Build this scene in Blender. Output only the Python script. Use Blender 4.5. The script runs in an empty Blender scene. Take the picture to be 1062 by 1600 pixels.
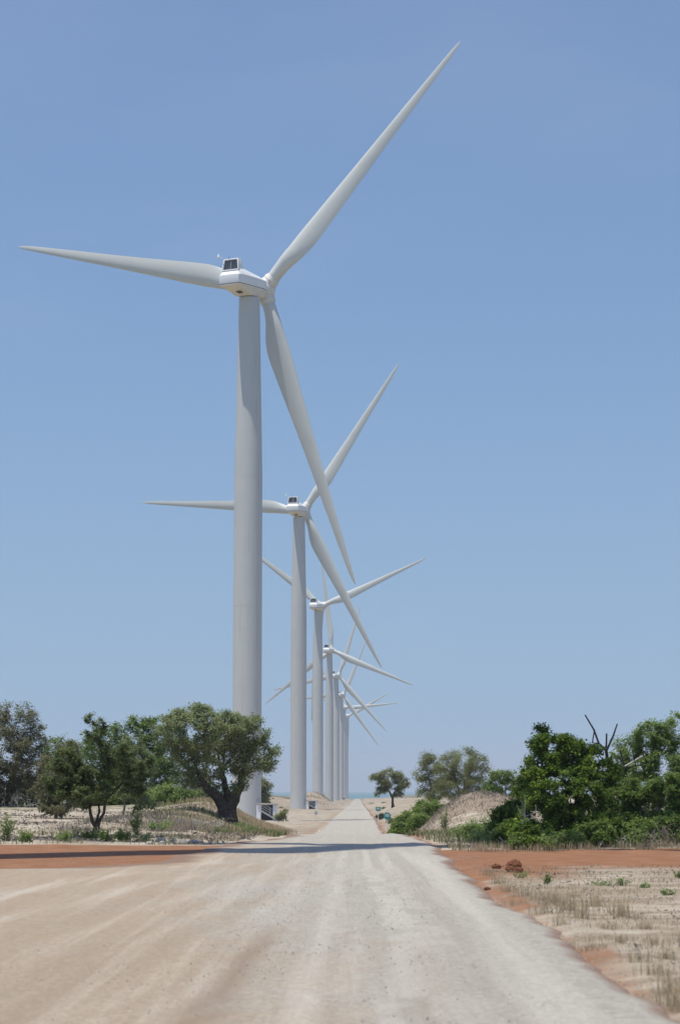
import bpy, bmesh, math, random
import numpy as np
from mathutils import Vector, Matrix

# ------------------------------------------------------------------ camera, sky, sun, exposure
scene = bpy.context.scene
COL = scene.collection
F_PX, W_PX, H_PX = 3350.0, 1062.0, 1600.0            # focal length in photo pixels
CAM_Z = 2.0
PITCH = math.atan(435.0 / F_PX)
cam_d = bpy.data.cameras.new('camera')
cam_d.sensor_fit = 'VERTICAL'
cam_d.sensor_height = 36.0
cam_d.lens = 36.0 * F_PX / H_PX
cam_d.clip_start = 0.5
cam_d.clip_end = 40000.0
cam_d.dof.use_dof = True
cam_d.dof.focus_distance = 320.0
cam_d.dof.aperture_fstop = 2.8
cam = bpy.data.objects.new('camera', cam_d)
COL.objects.link(cam)
cam.location = (0, 0, CAM_Z)
cam.rotation_euler = (math.pi / 2 + PITCH, 0, 0)
scene.camera = cam

SUN_EL = math.radians(75.0)
SH_AZ = math.radians(43.0)                            # direction in which shadows fall, from +x towards +y
TO_SUN = Vector((-math.cos(SH_AZ) * math.cos(SUN_EL), -math.sin(SH_AZ) * math.cos(SUN_EL), math.sin(SUN_EL)))
world = bpy.data.worlds.new('World')
scene.world = world
world.use_nodes = True
wn = world.node_tree
wn.nodes.clear()
sky = wn.nodes.new('ShaderNodeTexSky')
sky.sky_type = 'NISHITA'
sky.sun_disc = False
sky.sun_elevation = SUN_EL
sky.sun_rotation = math.atan2(TO_SUN.x, TO_SUN.y)
sky.altitude = 0.0
sky.air_density = 1.3
sky.dust_density = 1.0
sky.ozone_density = 6.0
bg = wn.nodes.new('ShaderNodeBackground')
bg.inputs['Strength'].default_value = 0.118
wo = wn.nodes.new('ShaderNodeOutputWorld')
# soften the horizon: look the sky up a little higher than the true elevation, the same all the way round
tc = wn.nodes.new('ShaderNodeTexCoord'); sp = wn.nodes.new('ShaderNodeSeparateXYZ'); cb = wn.nodes.new('ShaderNodeCombineXYZ')
wn.links.new(tc.outputs['Generated'], sp.inputs[0])
zm = wn.nodes.new('ShaderNodeMath'); zm.operation = 'MULTIPLY_ADD'; zm.inputs[2].default_value = 0.15 ** 2
zr = wn.nodes.new('ShaderNodeMath'); zr.operation = 'SQRT'
wn.links.new(sp.outputs[2], zm.inputs[0]); wn.links.new(sp.outputs[2], zm.inputs[1]); wn.links.new(zm.outputs[0], zr.inputs[0])
wn.links.new(sp.outputs[0], cb.inputs[0]); wn.links.new(sp.outputs[1], cb.inputs[1]); wn.links.new(zr.outputs[0], cb.inputs[2])
wn.links.new(cb.outputs[0], sky.inputs[0])
wb = wn.nodes.new('ShaderNodeMix'); wb.data_type = 'RGBA'; wb.blend_type = 'MULTIPLY'; wb.inputs[0].default_value = 1.0
wb.inputs[7].default_value = (1.0, 0.99, 1.035, 1.0)
wn.links.new(sky.outputs[0], wb.inputs[6])
# faint thin veils of high cloud all round, thicker where the line of sight is low
cp = wn.nodes.new('ShaderNodeVectorMath'); cp.operation = 'DIVIDE'
zz = wn.nodes.new('ShaderNodeCombineXYZ')
for i in range(3): wn.links.new(zr.outputs[0], zz.inputs[i])
wn.links.new(cb.outputs[0], cp.inputs[0]); wn.links.new(zz.outputs[0], cp.inputs[1])
cn = wn.nodes.new('ShaderNodeTexNoise'); cn.inputs['Scale'].default_value = 0.55; cn.inputs['Detail'].default_value = 6.0; cn.inputs['Roughness'].default_value = 0.6
wn.links.new(cp.outputs[0], cn.inputs['Vector'])
cr = wn.nodes.new('ShaderNodeMapRange'); cr.interpolation_type = 'SMOOTHSTEP'
for i, v in enumerate((0.48, 0.80, 0.0, 0.12)): cr.inputs[i + 1].default_value = v
wn.links.new(cn.outputs['Fac'], cr.inputs[0])
cm = wn.nodes.new('ShaderNodeMix'); cm.data_type = 'RGBA'; cm.inputs[7].default_value = (5.2, 5.9, 6.6, 1.0)
wn.links.new(cr.outputs[0], cm.inputs[0]); wn.links.new(wb.outputs[2], cm.inputs[6]); wn.links.new(cm.outputs[2], bg.inputs['Color'])
wn.links.new(bg.outputs[0], wo.inputs['Surface'])

sun_d = bpy.data.lights.new('sun', 'SUN')
sun_d.energy = 4.4
sun_d.angle = math.radians(0.55)
sun_d.color = (1.0, 0.94, 0.815)
sun = bpy.data.objects.new('sun', sun_d)
COL.objects.link(sun)
sun.rotation_euler = (-TO_SUN).to_track_quat('-Z', 'Y').to_euler()

vs = scene.view_settings
vs.view_transform = 'Standard'
vs.look = 'None'
vs.exposure = 0.0
vs.gamma = 1.0
vs.use_curve_mapping = False
scene.cycles.use_denoising = True
scene.cycles.max_bounces = 8
scene.cycles.transparent_max_bounces = 8
scene.cycles.volume_bounces = 0

# ------------------------------------------------------------------ helpers
R = math.radians
_c, _s = math.cos(PITCH), math.sin(PITCH)

def at(px, py, dist):
    """world point at ground distance dist (along y) that a photo pixel looks at"""
    a = (px - W_PX / 2) / F_PX
    b = (H_PX / 2 - py) / F_PX
    d = Vector((a, _c - b * _s, _s + b * _c))
    k = dist / d.y
    return Vector((d.x * k, dist, CAM_Z + d.z * k))

def px_x(px, dist):
    return (px - W_PX / 2) / F_PX * dist

def tag(o, label=None, cat=None, group=None, kind=None):
    if label: o['label'] = label
    if cat: o['category'] = cat
    if group: o['group'] = group
    if kind: o['kind'] = kind
    return o

def link(name, mesh, parent=None, mat=None):
    o = bpy.data.objects.new(name, mesh)
    COL.objects.link(o)
    if mat is not None and mesh is not None and len(mesh.materials) == 0:
        mesh.materials.append(mat)
    if parent is not None:
        o.parent = parent
    return o

def empty(name, loc, rz=0.0):
    o = bpy.data.objects.new(name, None)
    o.empty_display_size = 0.2
    COL.objects.link(o)
    o.location = loc
    o.rotation_euler = (0, 0, rz)
    return o

def np_mesh(name, V, F, smooth=False):
    V = np.asarray(V, dtype=np.float32); F = np.asarray(F, dtype=np.int32)
    me = bpy.data.meshes.new(name)
    k = F.shape[1]
    me.vertices.add(len(V)); me.vertices.foreach_set('co', V.ravel())
    me.loops.add(F.size); me.loops.foreach_set('vertex_index', F.ravel())
    me.polygons.add(len(F))
    me.polygons.foreach_set('loop_start', np.arange(0, F.size, k, dtype=np.int32))
    me.polygons.foreach_set('use_smooth', np.full(len(F), smooth, dtype=bool))
    me.update(calc_edges=True)
    return me

def attr(me, name, arr):
    a = me.attributes.new(name, 'FLOAT', 'POINT')
    a.data.foreach_set('value', np.asarray(arr, dtype=np.float32))

class MB:
    """collects simple solids into one mesh"""
    def __init__(s): s.v = []; s.f = []
    def add(s, vs_, fs_):
        n = len(s.v); s.v += [tuple(p) for p in vs_]; s.f += [tuple(i + n for i in f) for f in fs_]
    def box(s, c, size, rot=None):
        c = Vector(c); h = Vector(size) / 2
        P = [Vector((x * h.x, y * h.y, z * h.z)) for x in (-1, 1) for y in (-1, 1) for z in (-1, 1)]
        if rot is not None: P = [rot @ p for p in P]
        s.add([c + p for p in P], [(0, 1, 3, 2), (4, 6, 7, 5), (0, 4, 5, 1), (2, 3, 7, 6), (0, 2, 6, 4), (1, 5, 7, 3)])
    def tube(s, pts, rad, n=8, cap=True):
        pts = [Vector(p) for p in pts]
        if not hasattr(rad, '__len__'): rad = [rad] * len(pts)
        t0 = (pts[1] - pts[0]).normalized()
        up = Vector((0, 0, 1)) if abs(t0.z) < 0.9 else Vector((1, 0, 0))
        a = t0.cross(up).normalized()
        V = []; Fs = []
        for i, p in enumerate(pts):
            t = (pts[min(i + 1, len(pts) - 1)] - pts[max(i - 1, 0)]).normalized()
            a = (a - t * a.dot(t)).normalized(); b = t.cross(a)
            for k in range(n):
                q = 2 * math.pi * k / n
                V.append(p + (a * math.cos(q) + b * math.sin(q)) * rad[i])
        for i in range(len(pts) - 1):
            for k in range(n):
                Fs.append((i * n + k, i * n + (k + 1) % n, (i + 1) * n + (k + 1) % n, (i + 1) * n + k))
        if cap:
            Fs.append(tuple(range(n - 1, -1, -1)))
            m = (len(pts) - 1) * n
            Fs.append(tuple(m + k for k in range(n)))
        s.add(V, Fs)
    def lathe(s, prof, n=48, axis='z', cap=True):
        V = []; Fs = []
        for (r, z) in prof:
            for k in range(n):
                q = 2 * math.pi * k / n
                p = (r * math.cos(q), r * math.sin(q), z)
                if axis == 'y': p = (r * math.cos(q), z, -r * math.sin(q))
                V.append(p)
        for i in range(len(prof) - 1):
            for k in range(n):
                Fs.append((i * n + k, i * n + (k + 1) % n, (i + 1) * n + (k + 1) % n, (i + 1) * n + k))
        if cap:
            Fs.append(tuple(range(n - 1, -1, -1)))
            m = (len(prof) - 1) * n
            Fs.append(tuple(m + k for k in range(n)))
        s.add(V, Fs)
    def mesh(s, name, smooth=None, bevel=0.0):
        me = bpy.data.meshes.new(name)
        me.from_pydata(s.v, [], s.f)
        if bevel > 0:
            bm = bmesh.new(); bm.from_mesh(me)
            bmesh.ops.recalc_face_normals(bm, faces=bm.faces)
            ed = [e for e in bm.edges if len(e.link_faces) == 2 and e.calc_face_angle(0) > R(12)]
            bmesh.ops.bevel(bm, geom=ed, offset=bevel, segments=2, profile=0.6, affect='EDGES', clamp_overlap=True)
            bm.to_mesh(me); bm.free()
        else:
            bm = bmesh.new(); bm.from_mesh(me)
            bmesh.ops.recalc_face_normals(bm, faces=bm.faces)
            bm.to_mesh(me); bm.free()
        if smooth is not None:
            me.polygons.foreach_set('use_smooth', np.full(len(me.polygons), True))
            me.set_sharp_from_angle(angle=R(smooth))
        me.update()
        return me

# numpy value noise ------------------------------------------------
def _hash(ix, iy, seed):
    h = (ix.astype(np.int64) * 374761393 + iy.astype(np.int64) * 668265263 + seed * 974634777) & 0x7fffffff
    h = ((h ^ (h >> 13)) * 1274126177) & 0x7fffffff
    return ((h ^ (h >> 16)) & 0xffff) / 65535.0
def vnoise(x, y, seed=0):
    x = np.asarray(x, dtype=np.float64); y = np.asarray(y, dtype=np.float64)
    ix = np.floor(x); iy = np.floor(y); fx = x - ix; fy = y - iy
    fx = fx * fx * (3 - 2 * fx); fy = fy * fy * (3 - 2 * fy)
    a = _hash(ix, iy, seed); b = _hash(ix + 1, iy, seed); c = _hash(ix, iy + 1, seed); d = _hash(ix + 1, iy + 1, seed)
    return (a * (1 - fx) + b * fx) * (1 - fy) + (c * (1 - fx) + d * fx) * fy
def fbm(x, y, seed=0, o=4):
    t = 0; w = 0.5; s = 0
    for i in range(o):
        t = t + w * vnoise(x * 2 ** i, y * 2 ** i, seed + 17 * i); s += w; w *= 0.5
    return t / s
def sstep(a, b, x):
    t = np.clip((x - a) / (b - a), 0, 1)
    return t * t * (3 - 2 * t)

# ------------------------------------------------------------------ materials
def new_mat(name):
    m = bpy.data.materials.new(name); m.use_nodes = True
    nt = m.node_tree
    return m, nt, nt.nodes['Principled BSDF'], nt.nodes['Material Output']
def nd(nt, t, **kw):
    n = nt.nodes.new(t)
    for k, v in kw.items(): setattr(n, k, v)
    return n
def mixc(nt, fac, a, b, blend='MIX'):
    n = nd(nt, 'ShaderNodeMix', data_type='RGBA', blend_type=blend)
    for sock, val in ((n.inputs[0], fac), (n.inputs[6], a), (n.inputs[7], b)):
        if isinstance(val, bpy.types.NodeSocket): nt.links.new(val, sock)
        elif isinstance(val, (int, float)): sock.default_value = val
        else: sock.default_value = (*val, 1.0)
    return n.outputs[2]
def math_n(nt, op, a, b=None, clamp=False):
    n = nd(nt, 'ShaderNodeMath', operation=op, use_clamp=clamp)
    for i, v in enumerate((a, b)):
        if v is None: continue
        if isinstance(v, bpy.types.NodeSocket): nt.links.new(v, n.inputs[i])
        else: n.inputs[i].default_value = v
    return n.outputs[0]
def noise(nt, scale, detail=4.0, rough=0.55, vec=None, stretch=None):
    n = nd(nt, 'ShaderNodeTexNoise')
    n.inputs['Scale'].default_value = scale; n.inputs['Detail'].default_value = detail; n.inputs['Roughness'].default_value = rough
    if vec is None:
        vec = nd(nt, 'ShaderNodeTexCoord').outputs['Object']
    if stretch is not None:
        mp = nd(nt, 'ShaderNodeMapping'); mp.inputs['Scale'].default_value = stretch
        nt.links.new(vec, mp.inputs['Vector']); vec = mp.outputs[0]
    nt.links.new(vec, n.inputs['Vector'])
    return n.outputs['Fac']
def remap(nt, x, a, b, c=0.0, d=1.0):
    n = nd(nt, 'ShaderNodeMapRange'); n.interpolation_type = 'SMOOTHSTEP'
    nt.links.new(x, n.inputs[0])
    for i, v in enumerate((a, b, c, d)): n.inputs[i + 1].default_value = v
    return n.outputs[0]
def attr_n(nt, name):
    return nd(nt, 'ShaderNodeAttribute', attribute_name=name).outputs['Fac']
def bump(nt, bsdf, h, strength, dist):
    b = nd(nt, 'ShaderNodeBump'); b.inputs['Strength'].default_value = strength; b.inputs['Distance'].default_value = dist
    nt.links.new(h, b.inputs['Height']); nt.links.new(b.outputs[0], bsdf.inputs['Normal'])

def plain(name, col, rough=0.5, metal=0.0, var=0.12, scale=3.0, spec=0.4, bmp=0.0):
    m, nt, b, o = new_mat(name)
    n = noise(nt, scale)
    c = mixc(nt, remap(nt, n, 0.3, 0.7), tuple(v * (1 - var) for v in col), tuple(min(1, v * (1 + var)) for v in col))
    nt.links.new(c, b.inputs['Base Color'])
    b.inputs['Roughness'].default_value = rough; b.inputs['Metallic'].default_value = metal
    b.inputs['Specular IOR Level'].default_value = spec
    if bmp: bump(nt, b, noise(nt, scale * 8), 0.6, bmp)
    return m

def ground_material():
    m, nt, b, o = new_mat('sandy_ground')
    fine = noise(nt, 9.0, 6.0, 0.65); mid = noise(nt, 1.1, 5.0, 0.6); big = noise(nt, 0.16, 4.0)
    band = noise(nt, 0.9, 5.0, 0.6, stretch=(0.7, 1.0, 1.0))
    sand = mixc(nt, remap(nt, mid, 0.3, 0.7), (0.385, 0.335, 0.262), (0.50, 0.452, 0.37))
    grain = noise(nt, 30.0, 5.0, 0.8)
    sand = mixc(nt, remap(nt, grain, 0.5, 0.66, 0, 0.5), sand, (0.25, 0.20, 0.15))
    sand = mixc(nt, remap(nt, fine, 0.5, 0.75, 0, 0.6), sand, (0.29, 0.235, 0.175))
    lit = mixc(nt, remap(nt, fine, 0.35, 0.65), (0.17, 0.135, 0.10), (0.34, 0.27, 0.195))
    la = math_n(nt, 'ADD', attr_n(nt, 'litter'), math_n(nt, 'MULTIPLY', math_n(nt, 'SUBTRACT', band, 0.5), 1.9))
    la = math_n(nt, 'ADD', la, math_n(nt, 'MULTIPLY', math_n(nt, 'SUBTRACT', fine, 0.5), 0.7))
    c = mixc(nt, remap(nt, la, 0.2, 0.95), sand, lit)
    red = mixc(nt, remap(nt, mid, 0.3, 0.7), (0.212, 0.096, 0.046), (0.285, 0.150, 0.086))
    red = mixc(nt, remap(nt, fine, 0.5, 0.75, 0, 0.4), red, (0.15, 0.075, 0.045))
    ra = math_n(nt, 'ADD', attr_n(nt, 'red'), math_n(nt, 'MULTIPLY', math_n(nt, 'SUBTRACT', mid, 0.5), 0.9))
    ra = math_n(nt, 'ADD', ra, math_n(nt, 'MULTIPLY', math_n(nt, 'SUBTRACT', fine, 0.5), 0.35))
    c = mixc(nt, remap(nt, ra, 0.18, 0.95), c, red)
    ga = math_n(nt, 'ADD', attr_n(nt, 'green'), math_n(nt, 'MULTIPLY', math_n(nt, 'SUBTRACT', mid, 0.5), 1.2))
    c = mixc(nt, remap(nt, ga, 0.4, 0.7, 0, 0.85), c, (0.085, 0.095, 0.045))
    nt.links.new(c, b.inputs['Base Color'])
    b.inputs['Roughness'].default_value = 0.95; b.inputs['Specular IOR Level'].default_value = 0.15
    hh = math_n(nt, 'ADD', math_n(nt, 'MULTIPLY', mid, 0.7), math_n(nt, 'MULTIPLY', fine, 0.3))
    bump(nt, b, hh, 0.8, 0.09)
    return m

def road_material():
    m, nt, b, o = new_mat('gravel_road')
    grit = noise(nt, 34.0, 4.0, 0.7); fine = noise(nt, 7.0, 6.0, 0.65); mid = noise(nt, 0.7, 4.0)
    streak = noise(nt, 1.0, 6.0, 0.65, stretch=(2.4, 0.04, 1.0))
    coarse = noise(nt, 15.0, 8.0, 0.85)
    sweep = noise(nt, 1.0, 4.0, 0.6, stretch=(0.55, 0.10, 1.0))
    grey = mixc(nt, remap(nt, fine, 0.3, 0.7), (0.376, 0.351, 0.303), (0.541, 0.504, 0.432))
    tan = mixc(nt, remap(nt, fine, 0.3, 0.7), (0.385, 0.284, 0.192), (0.492, 0.383, 0.272))
    ta = math_n(nt, 'ADD', attr_n(nt, 'tan'), math_n(nt, 'MULTIPLY', math_n(nt, 'SUBTRACT', sweep, 0.5), 1.3))
    ta = math_n(nt, 'ADD', ta, math_n(nt, 'MULTIPLY', math_n(nt, 'SUBTRACT', mid, 0.5), 0.5))
    c = mixc(nt, remap(nt, ta, 0.15, 0.95), grey, tan)
    pale = mixc(nt, remap(nt, ta, 0.2, 1.0), (0.580, 0.543, 0.476), (0.610, 0.507, 0.396))
    pf = math_n(nt, 'ADD', attr_n(nt, 'pale'), math_n(nt, 'MULTIPLY', math_n(nt, 'SUBTRACT', streak, 0.5), 1.6))
    c = mixc(nt, remap(nt, pf, -0.02, 0.6, 0.0, 0.95), c, pale)
    c = mixc(nt, math_n(nt, 'MULTIPLY', attr_n(nt, 'scuff'), remap(nt, fine, 0.2, 0.6, 0.6, 1.0)), c, (0.29, 0.205, 0.135))
    ra = math_n(nt, 'ADD', attr_n(nt, 'red'), math_n(nt, 'MULTIPLY', math_n(nt, 'SUBTRACT', mid, 0.5), 0.6))
    ra = math_n(nt, 'ADD', ra, math_n(nt, 'MULTIPLY', math_n(nt, 'SUBTRACT', fine, 0.5), 0.5))
    c = mixc(nt, remap(nt, ra, 0.3, 0.8), c, (0.26, 0.150, 0.10))
    c = mixc(nt, remap(nt, grit, 0.54, 0.68, 0.0, 0.62), c, (0.17, 0.165, 0.16))
    c = mixc(nt, remap(nt, grit, 0.28, 0.42, 0.35, 0.0), c, (0.54, 0.51, 0.47))
    c = mixc(nt, remap(nt, coarse, 0.44, 0.60, 0.42, 0.0), c, (0.20, 0.185, 0.165))
    c = mixc(nt, remap(nt, coarse, 0.56, 0.68, 0.0, 0.4), c, (0.56, 0.53, 0.48))
    nt.links.new(c, b.inputs['Base Color'])
    b.inputs['Roughness'].default_value = 0.93; b.inputs['Specular IOR Level'].default_value = 0.2
    hh = math_n(nt, 'ADD', math_n(nt, 'MULTIPLY', fine, 0.6), math_n(nt, 'MULTIPLY', grit, 0.4))
    bump(nt, b, hh, 0.9, 0.07)
    return m

def leaf_material(name, dark, mid, light, trans=0.48):
    m, nt, b, o = new_mat(name)
    t = attr_n(nt, 'tint')
    r = nd(nt, 'ShaderNodeValToRGB'); nt.links.new(t, r.inputs[0])
    e = r.color_ramp.elements
    e[0].position = 0.0; e[0].color = (*dark, 1); e[1].position = 1.0; e[1].color = (*light, 1)
    k = e.new(0.55); k.color = (*mid, 1)
    nt.links.new(r.outputs[0], b.inputs['Base Color'])
    b.inputs['Roughness'].default_value = 0.55; b.inputs['Specular IOR Level'].default_value = 0.18
    tr = nd(nt, 'ShaderNodeBsdfTranslucent')
    hs = nd(nt, 'ShaderNodeHueSaturation'); hs.inputs['Value'].default_value = 1.3; hs.inputs['Hue'].default_value = 0.485
    nt.links.new(r.outputs[0], hs.inputs['Color']); nt.links.new(hs.outputs[0], tr.inputs['Color'])
    mx = nd(nt, 'ShaderNodeMixShader'); mx.inputs[0].default_value = trans
    nt.links.new(b.outputs[0], mx.inputs[1]); nt.links.new(tr.outputs[0], mx.inputs[2])
    nt.links.new(mx.outputs[0], o.inputs['Surface'])
    return m

def paint_material(name, col, dirt):
    """painted steel or fibreglass with faint vertical grime and mottling"""
    m, nt, b, o = new_mat(name)
    n1 = noise(nt, 0.35, 4.0); n2 = noise(nt, 1.2, 5.0, 0.6, stretch=(2.0, 2.0, 0.12))
    c = mixc(nt, remap(nt, n1, 0.35, 0.7, 0, 0.5), col, tuple(v * 0.93 for v in col))
    c = mixc(nt, remap(nt, n2, 0.52, 0.8, 0, dirt), c, (0.36, 0.34, 0.30))
    nt.links.new(c, b.inputs['Base Color'])
    b.inputs['Roughness'].default_value = 0.42; b.inputs['Specular IOR Level'].default_value = 0.35
    return m

M = {}
M['ground'] = ground_material()
M['road'] = road_material()
M['tower'] = paint_material('tower_paint', (0.515, 0.525, 0.51), 0.45)
M['blade'] = paint_material('blade_gelcoat', (0.585, 0.60, 0.57), 0.25)
M['nacelle'] = paint_material('nacelle_gelcoat', (0.80, 0.81, 0.81), 0.15)
M['belly'] = paint_material('nacelle_belly', (0.72, 0.67, 0.58), 0.5)
M['hubm'] = paint_material('hub_casting', (0.72, 0.70, 0.65), 0.6)
M['dark'] = plain('dark_metal', (0.03, 0.032, 0.036), 0.5)
M['grille'] = plain('cooler_grille', (0.035, 0.042, 0.06), 0.35, 0.3)
M['steel'] = plain('galvanised_steel', (0.42, 0.43, 0.44), 0.45, 0.4)
M['concrete'] = plain('concrete', (0.42, 0.39, 0.35), 0.9, var=0.2)
M['white'] = plain('white_paint', (0.74, 0.75, 0.77), 0.5, var=0.06)
M['teal'] = plain('teal_sign', (0.03, 0.22, 0.21), 0.4)
M['greysign'] = plain('grey_sign', (0.33, 0.36, 0.38), 0.5)
M['bark'] = plain('grey_bark', (0.21, 0.18, 0.15), 0.9, var=0.45, scale=5, bmp=0.03)
M['bark_dark'] = plain('dark_bark', (0.060, 0.048, 0.038), 0.9, var=0.45, scale=5, bmp=0.05)
M['bark_pale'] = plain('pale_deadwood', (0.40, 0.385, 0.36), 0.85, var=0.25, scale=6)
M['charred'] = plain('charred_wood', (0.028, 0.024, 0.024), 0.9, var=0.3)
M['rock'] = plain('pale_stone', (0.42, 0.40, 0.36), 0.9, var=0.2, scale=6, bmp=0.05)
M['clod'] = plain('red_clod', (0.20, 0.080, 0.040), 0.95, var=0.35, scale=7, bmp=0.08)
M['stone'] = plain('gravel_stone', (0.30, 0.28, 0.26), 0.9, var=0.5, scale=3)
M['leaf_olive'] = leaf_material('olive_leaves', (0.112, 0.152, 0.074), (0.211, 0.262, 0.125), (0.391, 0.431, 0.218))
M['leaf_green'] = leaf_material('green_leaves', (0.069, 0.120, 0.031), (0.140, 0.219, 0.054), (0.271, 0.360, 0.095))
M['leaf_deep'] = leaf_material('deep_green_leaves', (0.058, 0.107, 0.020), (0.133, 0.227, 0.033), (0.325, 0.435, 0.082))
M['leaf_dull'] = leaf_material('dull_green_leaves', (0.066, 0.092, 0.036), (0.122, 0.166, 0.061), (0.230, 0.282, 0.115))
M['leaf_grey'] = leaf_material('grey_green_leaves', (0.119, 0.145, 0.056), (0.205, 0.230, 0.102), (0.345, 0.356, 0.184))
M['leaf_brown'] = leaf_material('brownish_leaves', (0.091, 0.099, 0.049), (0.173, 0.179, 0.092), (0.287, 0.270, 0.161))
M['leaf_weed'] = leaf_material('weed_leaves', (0.107, 0.165, 0.051), (0.182, 0.271, 0.083), (0.325, 0.393, 0.136))
M['gravel'] = leaf_material('gravel_stones', (0.13, 0.125, 0.12), (0.30, 0.28, 0.255), (0.55, 0.52, 0.47), 0.0)
M['straw'] = leaf_material('straw_blades', (0.20, 0.155, 0.09), (0.40, 0.33, 0.21), (0.58, 0.50, 0.34), 0.35)
M['twig'] = leaf_material('grey_twigs', (0.12, 0.10, 0.085), (0.22, 0.195, 0.17), (0.38, 0.355, 0.32), 0.05)
M['greengrass'] = leaf_material('green_grass_blades', (0.06, 0.09, 0.03), (0.12, 0.16, 0.055), (0.24, 0.25, 0.10), 0.25)

def sea_material():
    m, nt, b, o = new_mat('sea_water')
    n = noise(nt, 0.004, 4.0, stretch=(1.0, 0.25, 1.0))
    c = mixc(nt, remap(nt, n, 0.35, 0.65), (0.06, 0.17, 0.20), (0.09, 0.22, 0.245))
    nt.links.new(c, b.inputs['Base Color'])
    b.inputs['Roughness'].default_value = 0.45; b.inputs['Specular IOR Level'].default_value = 0.3
    bump(nt, b, noise(nt, 0.25, 4.0, stretch=(0.5, 1.0, 1.0)), 0.6, 0.6)
    return m
M['sea'] = sea_material()

# ------------------------------------------------------------------ terrain
PY = [-80, 0, 92, 102, 112, 140, 200, 312, 563, 845, 1100, 1600, 2050, 2500, 2700, 3000, 3200]
PZ = [0, 0, 0, -0.06, -0.28, -1.05, -1.95, -2.36, -3.1, -4.2, -5.0, -6.0, -7.0, -7.6, -8.2, -9.5, -11]
def prof(y): return np.interp(y, PY, PZ)
HALF = 3.4
def half(y): return np.interp(y, [0, 60, 96, 120, 200, 320], [3.4, 3.4, 2.75, 2.75, 3.1, 3.4])
def road_c(y): return -0.65 + 0.0083 * np.asarray(y, dtype=np.float64)

def bumpf(x, y, cx, cy, rx, ry, h, p=2.0):
    d = ((x - cx) / rx) ** 2 + ((y - cy) / ry) ** 2
    return h * np.exp(-np.power(d, p / 2) * 1.4)

TURB = [  # distance, x, yaw, blade phase
    (61.0, -15.9, 24.0, 60.0), (311.0, -13.41, 26.0, 45.5), (562.0, -10.81, 15.3, 55.3), (848.0, -8.69, 18.0, 22.5),
    (1106.0, -5.43, 15.8, 96.3), (1345.0, -2.43, 20.5, 70.5), (1605.0, 0.73, 21.0, 64.5), (1840.0, 3.4, 21.0, 4.0), (2040.0, 5.8, 22.0, 27.0)]

def pad_mask(x, y):
    m = np.zeros_like(x)
    for (D, X, _, _) in TURB:
        rx, ry = 9.0, 13.0
        d = np.sqrt(((x - X - 3) / rx) ** 2 + ((y - D + 2) / ry) ** 2)
        m = np.maximum(m, 1 - sstep(0.75, 1.15, d))
    return m

def terrain(x, y):
    x = np.asarray(x, dtype=np.float64); y = np.asarray(y, dtype=np.float64)
    P = prof(y)
    z = P.copy()
    sl = road_c(y) - HALF - x                       # metres left of the road's left edge
    sr = x - road_c(y) - HALF
    # left bank
    tl = np.interp(y, [0, 76, 84, 115, 150, 168, 195, 225, 300, 600, 3000], [0, 0, 0.08, 0.45, 0.95, 0.65, -0.5, -1.8, -2.3, -2.6, -7.5])
    tl = np.where(y < 2400, np.maximum(tl, P), P)
    Ls = sstep(1.0, 7.0, sl)
    z = z * (1 - Ls) + tl * Ls
    # right bank
    tr = np.interp(y, [0, 70, 80, 112, 150, 200, 300, 380, 600, 3000], [0, 0, 0.05, 0.15, -0.15, -0.6, -1.0, -0.75, -2.4, -7.5])
    tr = np.where(y < 2400, np.maximum(tr, P), P)
    Rs = sstep(0.3, 4.5, sr)
    z = z * (1 - Rs) + tr * Rs
    # dunes
    off = 1 - np.clip((1 - sstep(0.2, 2.5, sl)) * (1 - sstep(0.2, 2.5, sr)), 0, 1)
    d = bumpf(x, y, 8.8, 137, 4.4, 17, 2.0) + bumpf(x, y, 17, 172, 7, 20, 1.7) + bumpf(x, y, 12.6, 205, 5, 22, 1.3)
    d = d + bumpf(x, y, -8.6, 146, 3.0, 16, 0.35)
    d = d + bumpf(x, y, -9.3, 690, 7.5, 40, 4.2) + bumpf(x, y, -24, 640, 14, 40, 3.3) + bumpf(x, y, 16, 470, 9, 60, 1.6) + bumpf(x, y, 30, 720, 14, 80, 2.6)
    far = sstep(230, 500, y) * (1 - sstep(1900, 2400, y))
    d = d + far * sstep(25, 60, np.abs(x)) * 5.0 * fbm(x / 60, y / 90, 5, 3) * 0.8
    pm = pad_mask(x, y)
    z = z + d * off * (1 - pm)
    # flatten pads to the road's level
    z = z * (1 - pm) + P * pm
    # unevenness off the road
    und = (fbm(x / 1.7, y / 2.6, 3, 4) - 0.5) * 0.16 + (fbm(x / 7, y / 10, 8, 3) - 0.5) * 0.4 * sstep(78, 110, y) + (fbm(x / .6, y / .8, 13, 2) - .5) * .03
    und = und * sstep(0.2, 2.0, np.maximum(sl, sr)) * (1 - pm * 0.9)
    track = np.where(sl > 0, (1 - sstep(76, 82, y)) * sstep(50, 54, y), sstep(57, 61, y) * (1 - sstep(67, 71, y)))
    z = z + und * (1 - 0.75 * track) * np.where(y < 62, 0.45, 1.0)
    # red windrow along the right road edge
    z = z + 0.03 * np.exp(-((sr - 0.45) / 0.30) ** 2) * sstep(8, 14, y) * (1 - sstep(52, 58, y)) * (0.5 + fbm(x * 2, y / 1.5, 4, 3))
    z = z - 0.06 * (1 - sstep(-0.25, 0.4, np.maximum(sl, sr)))   # bed under the gravel
    z = np.where(y > 2750, np.minimum(z, P), z)
    return z

def tz(x, y): return float(terrain(np.array([x]), np.array([y]))[0])

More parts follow.
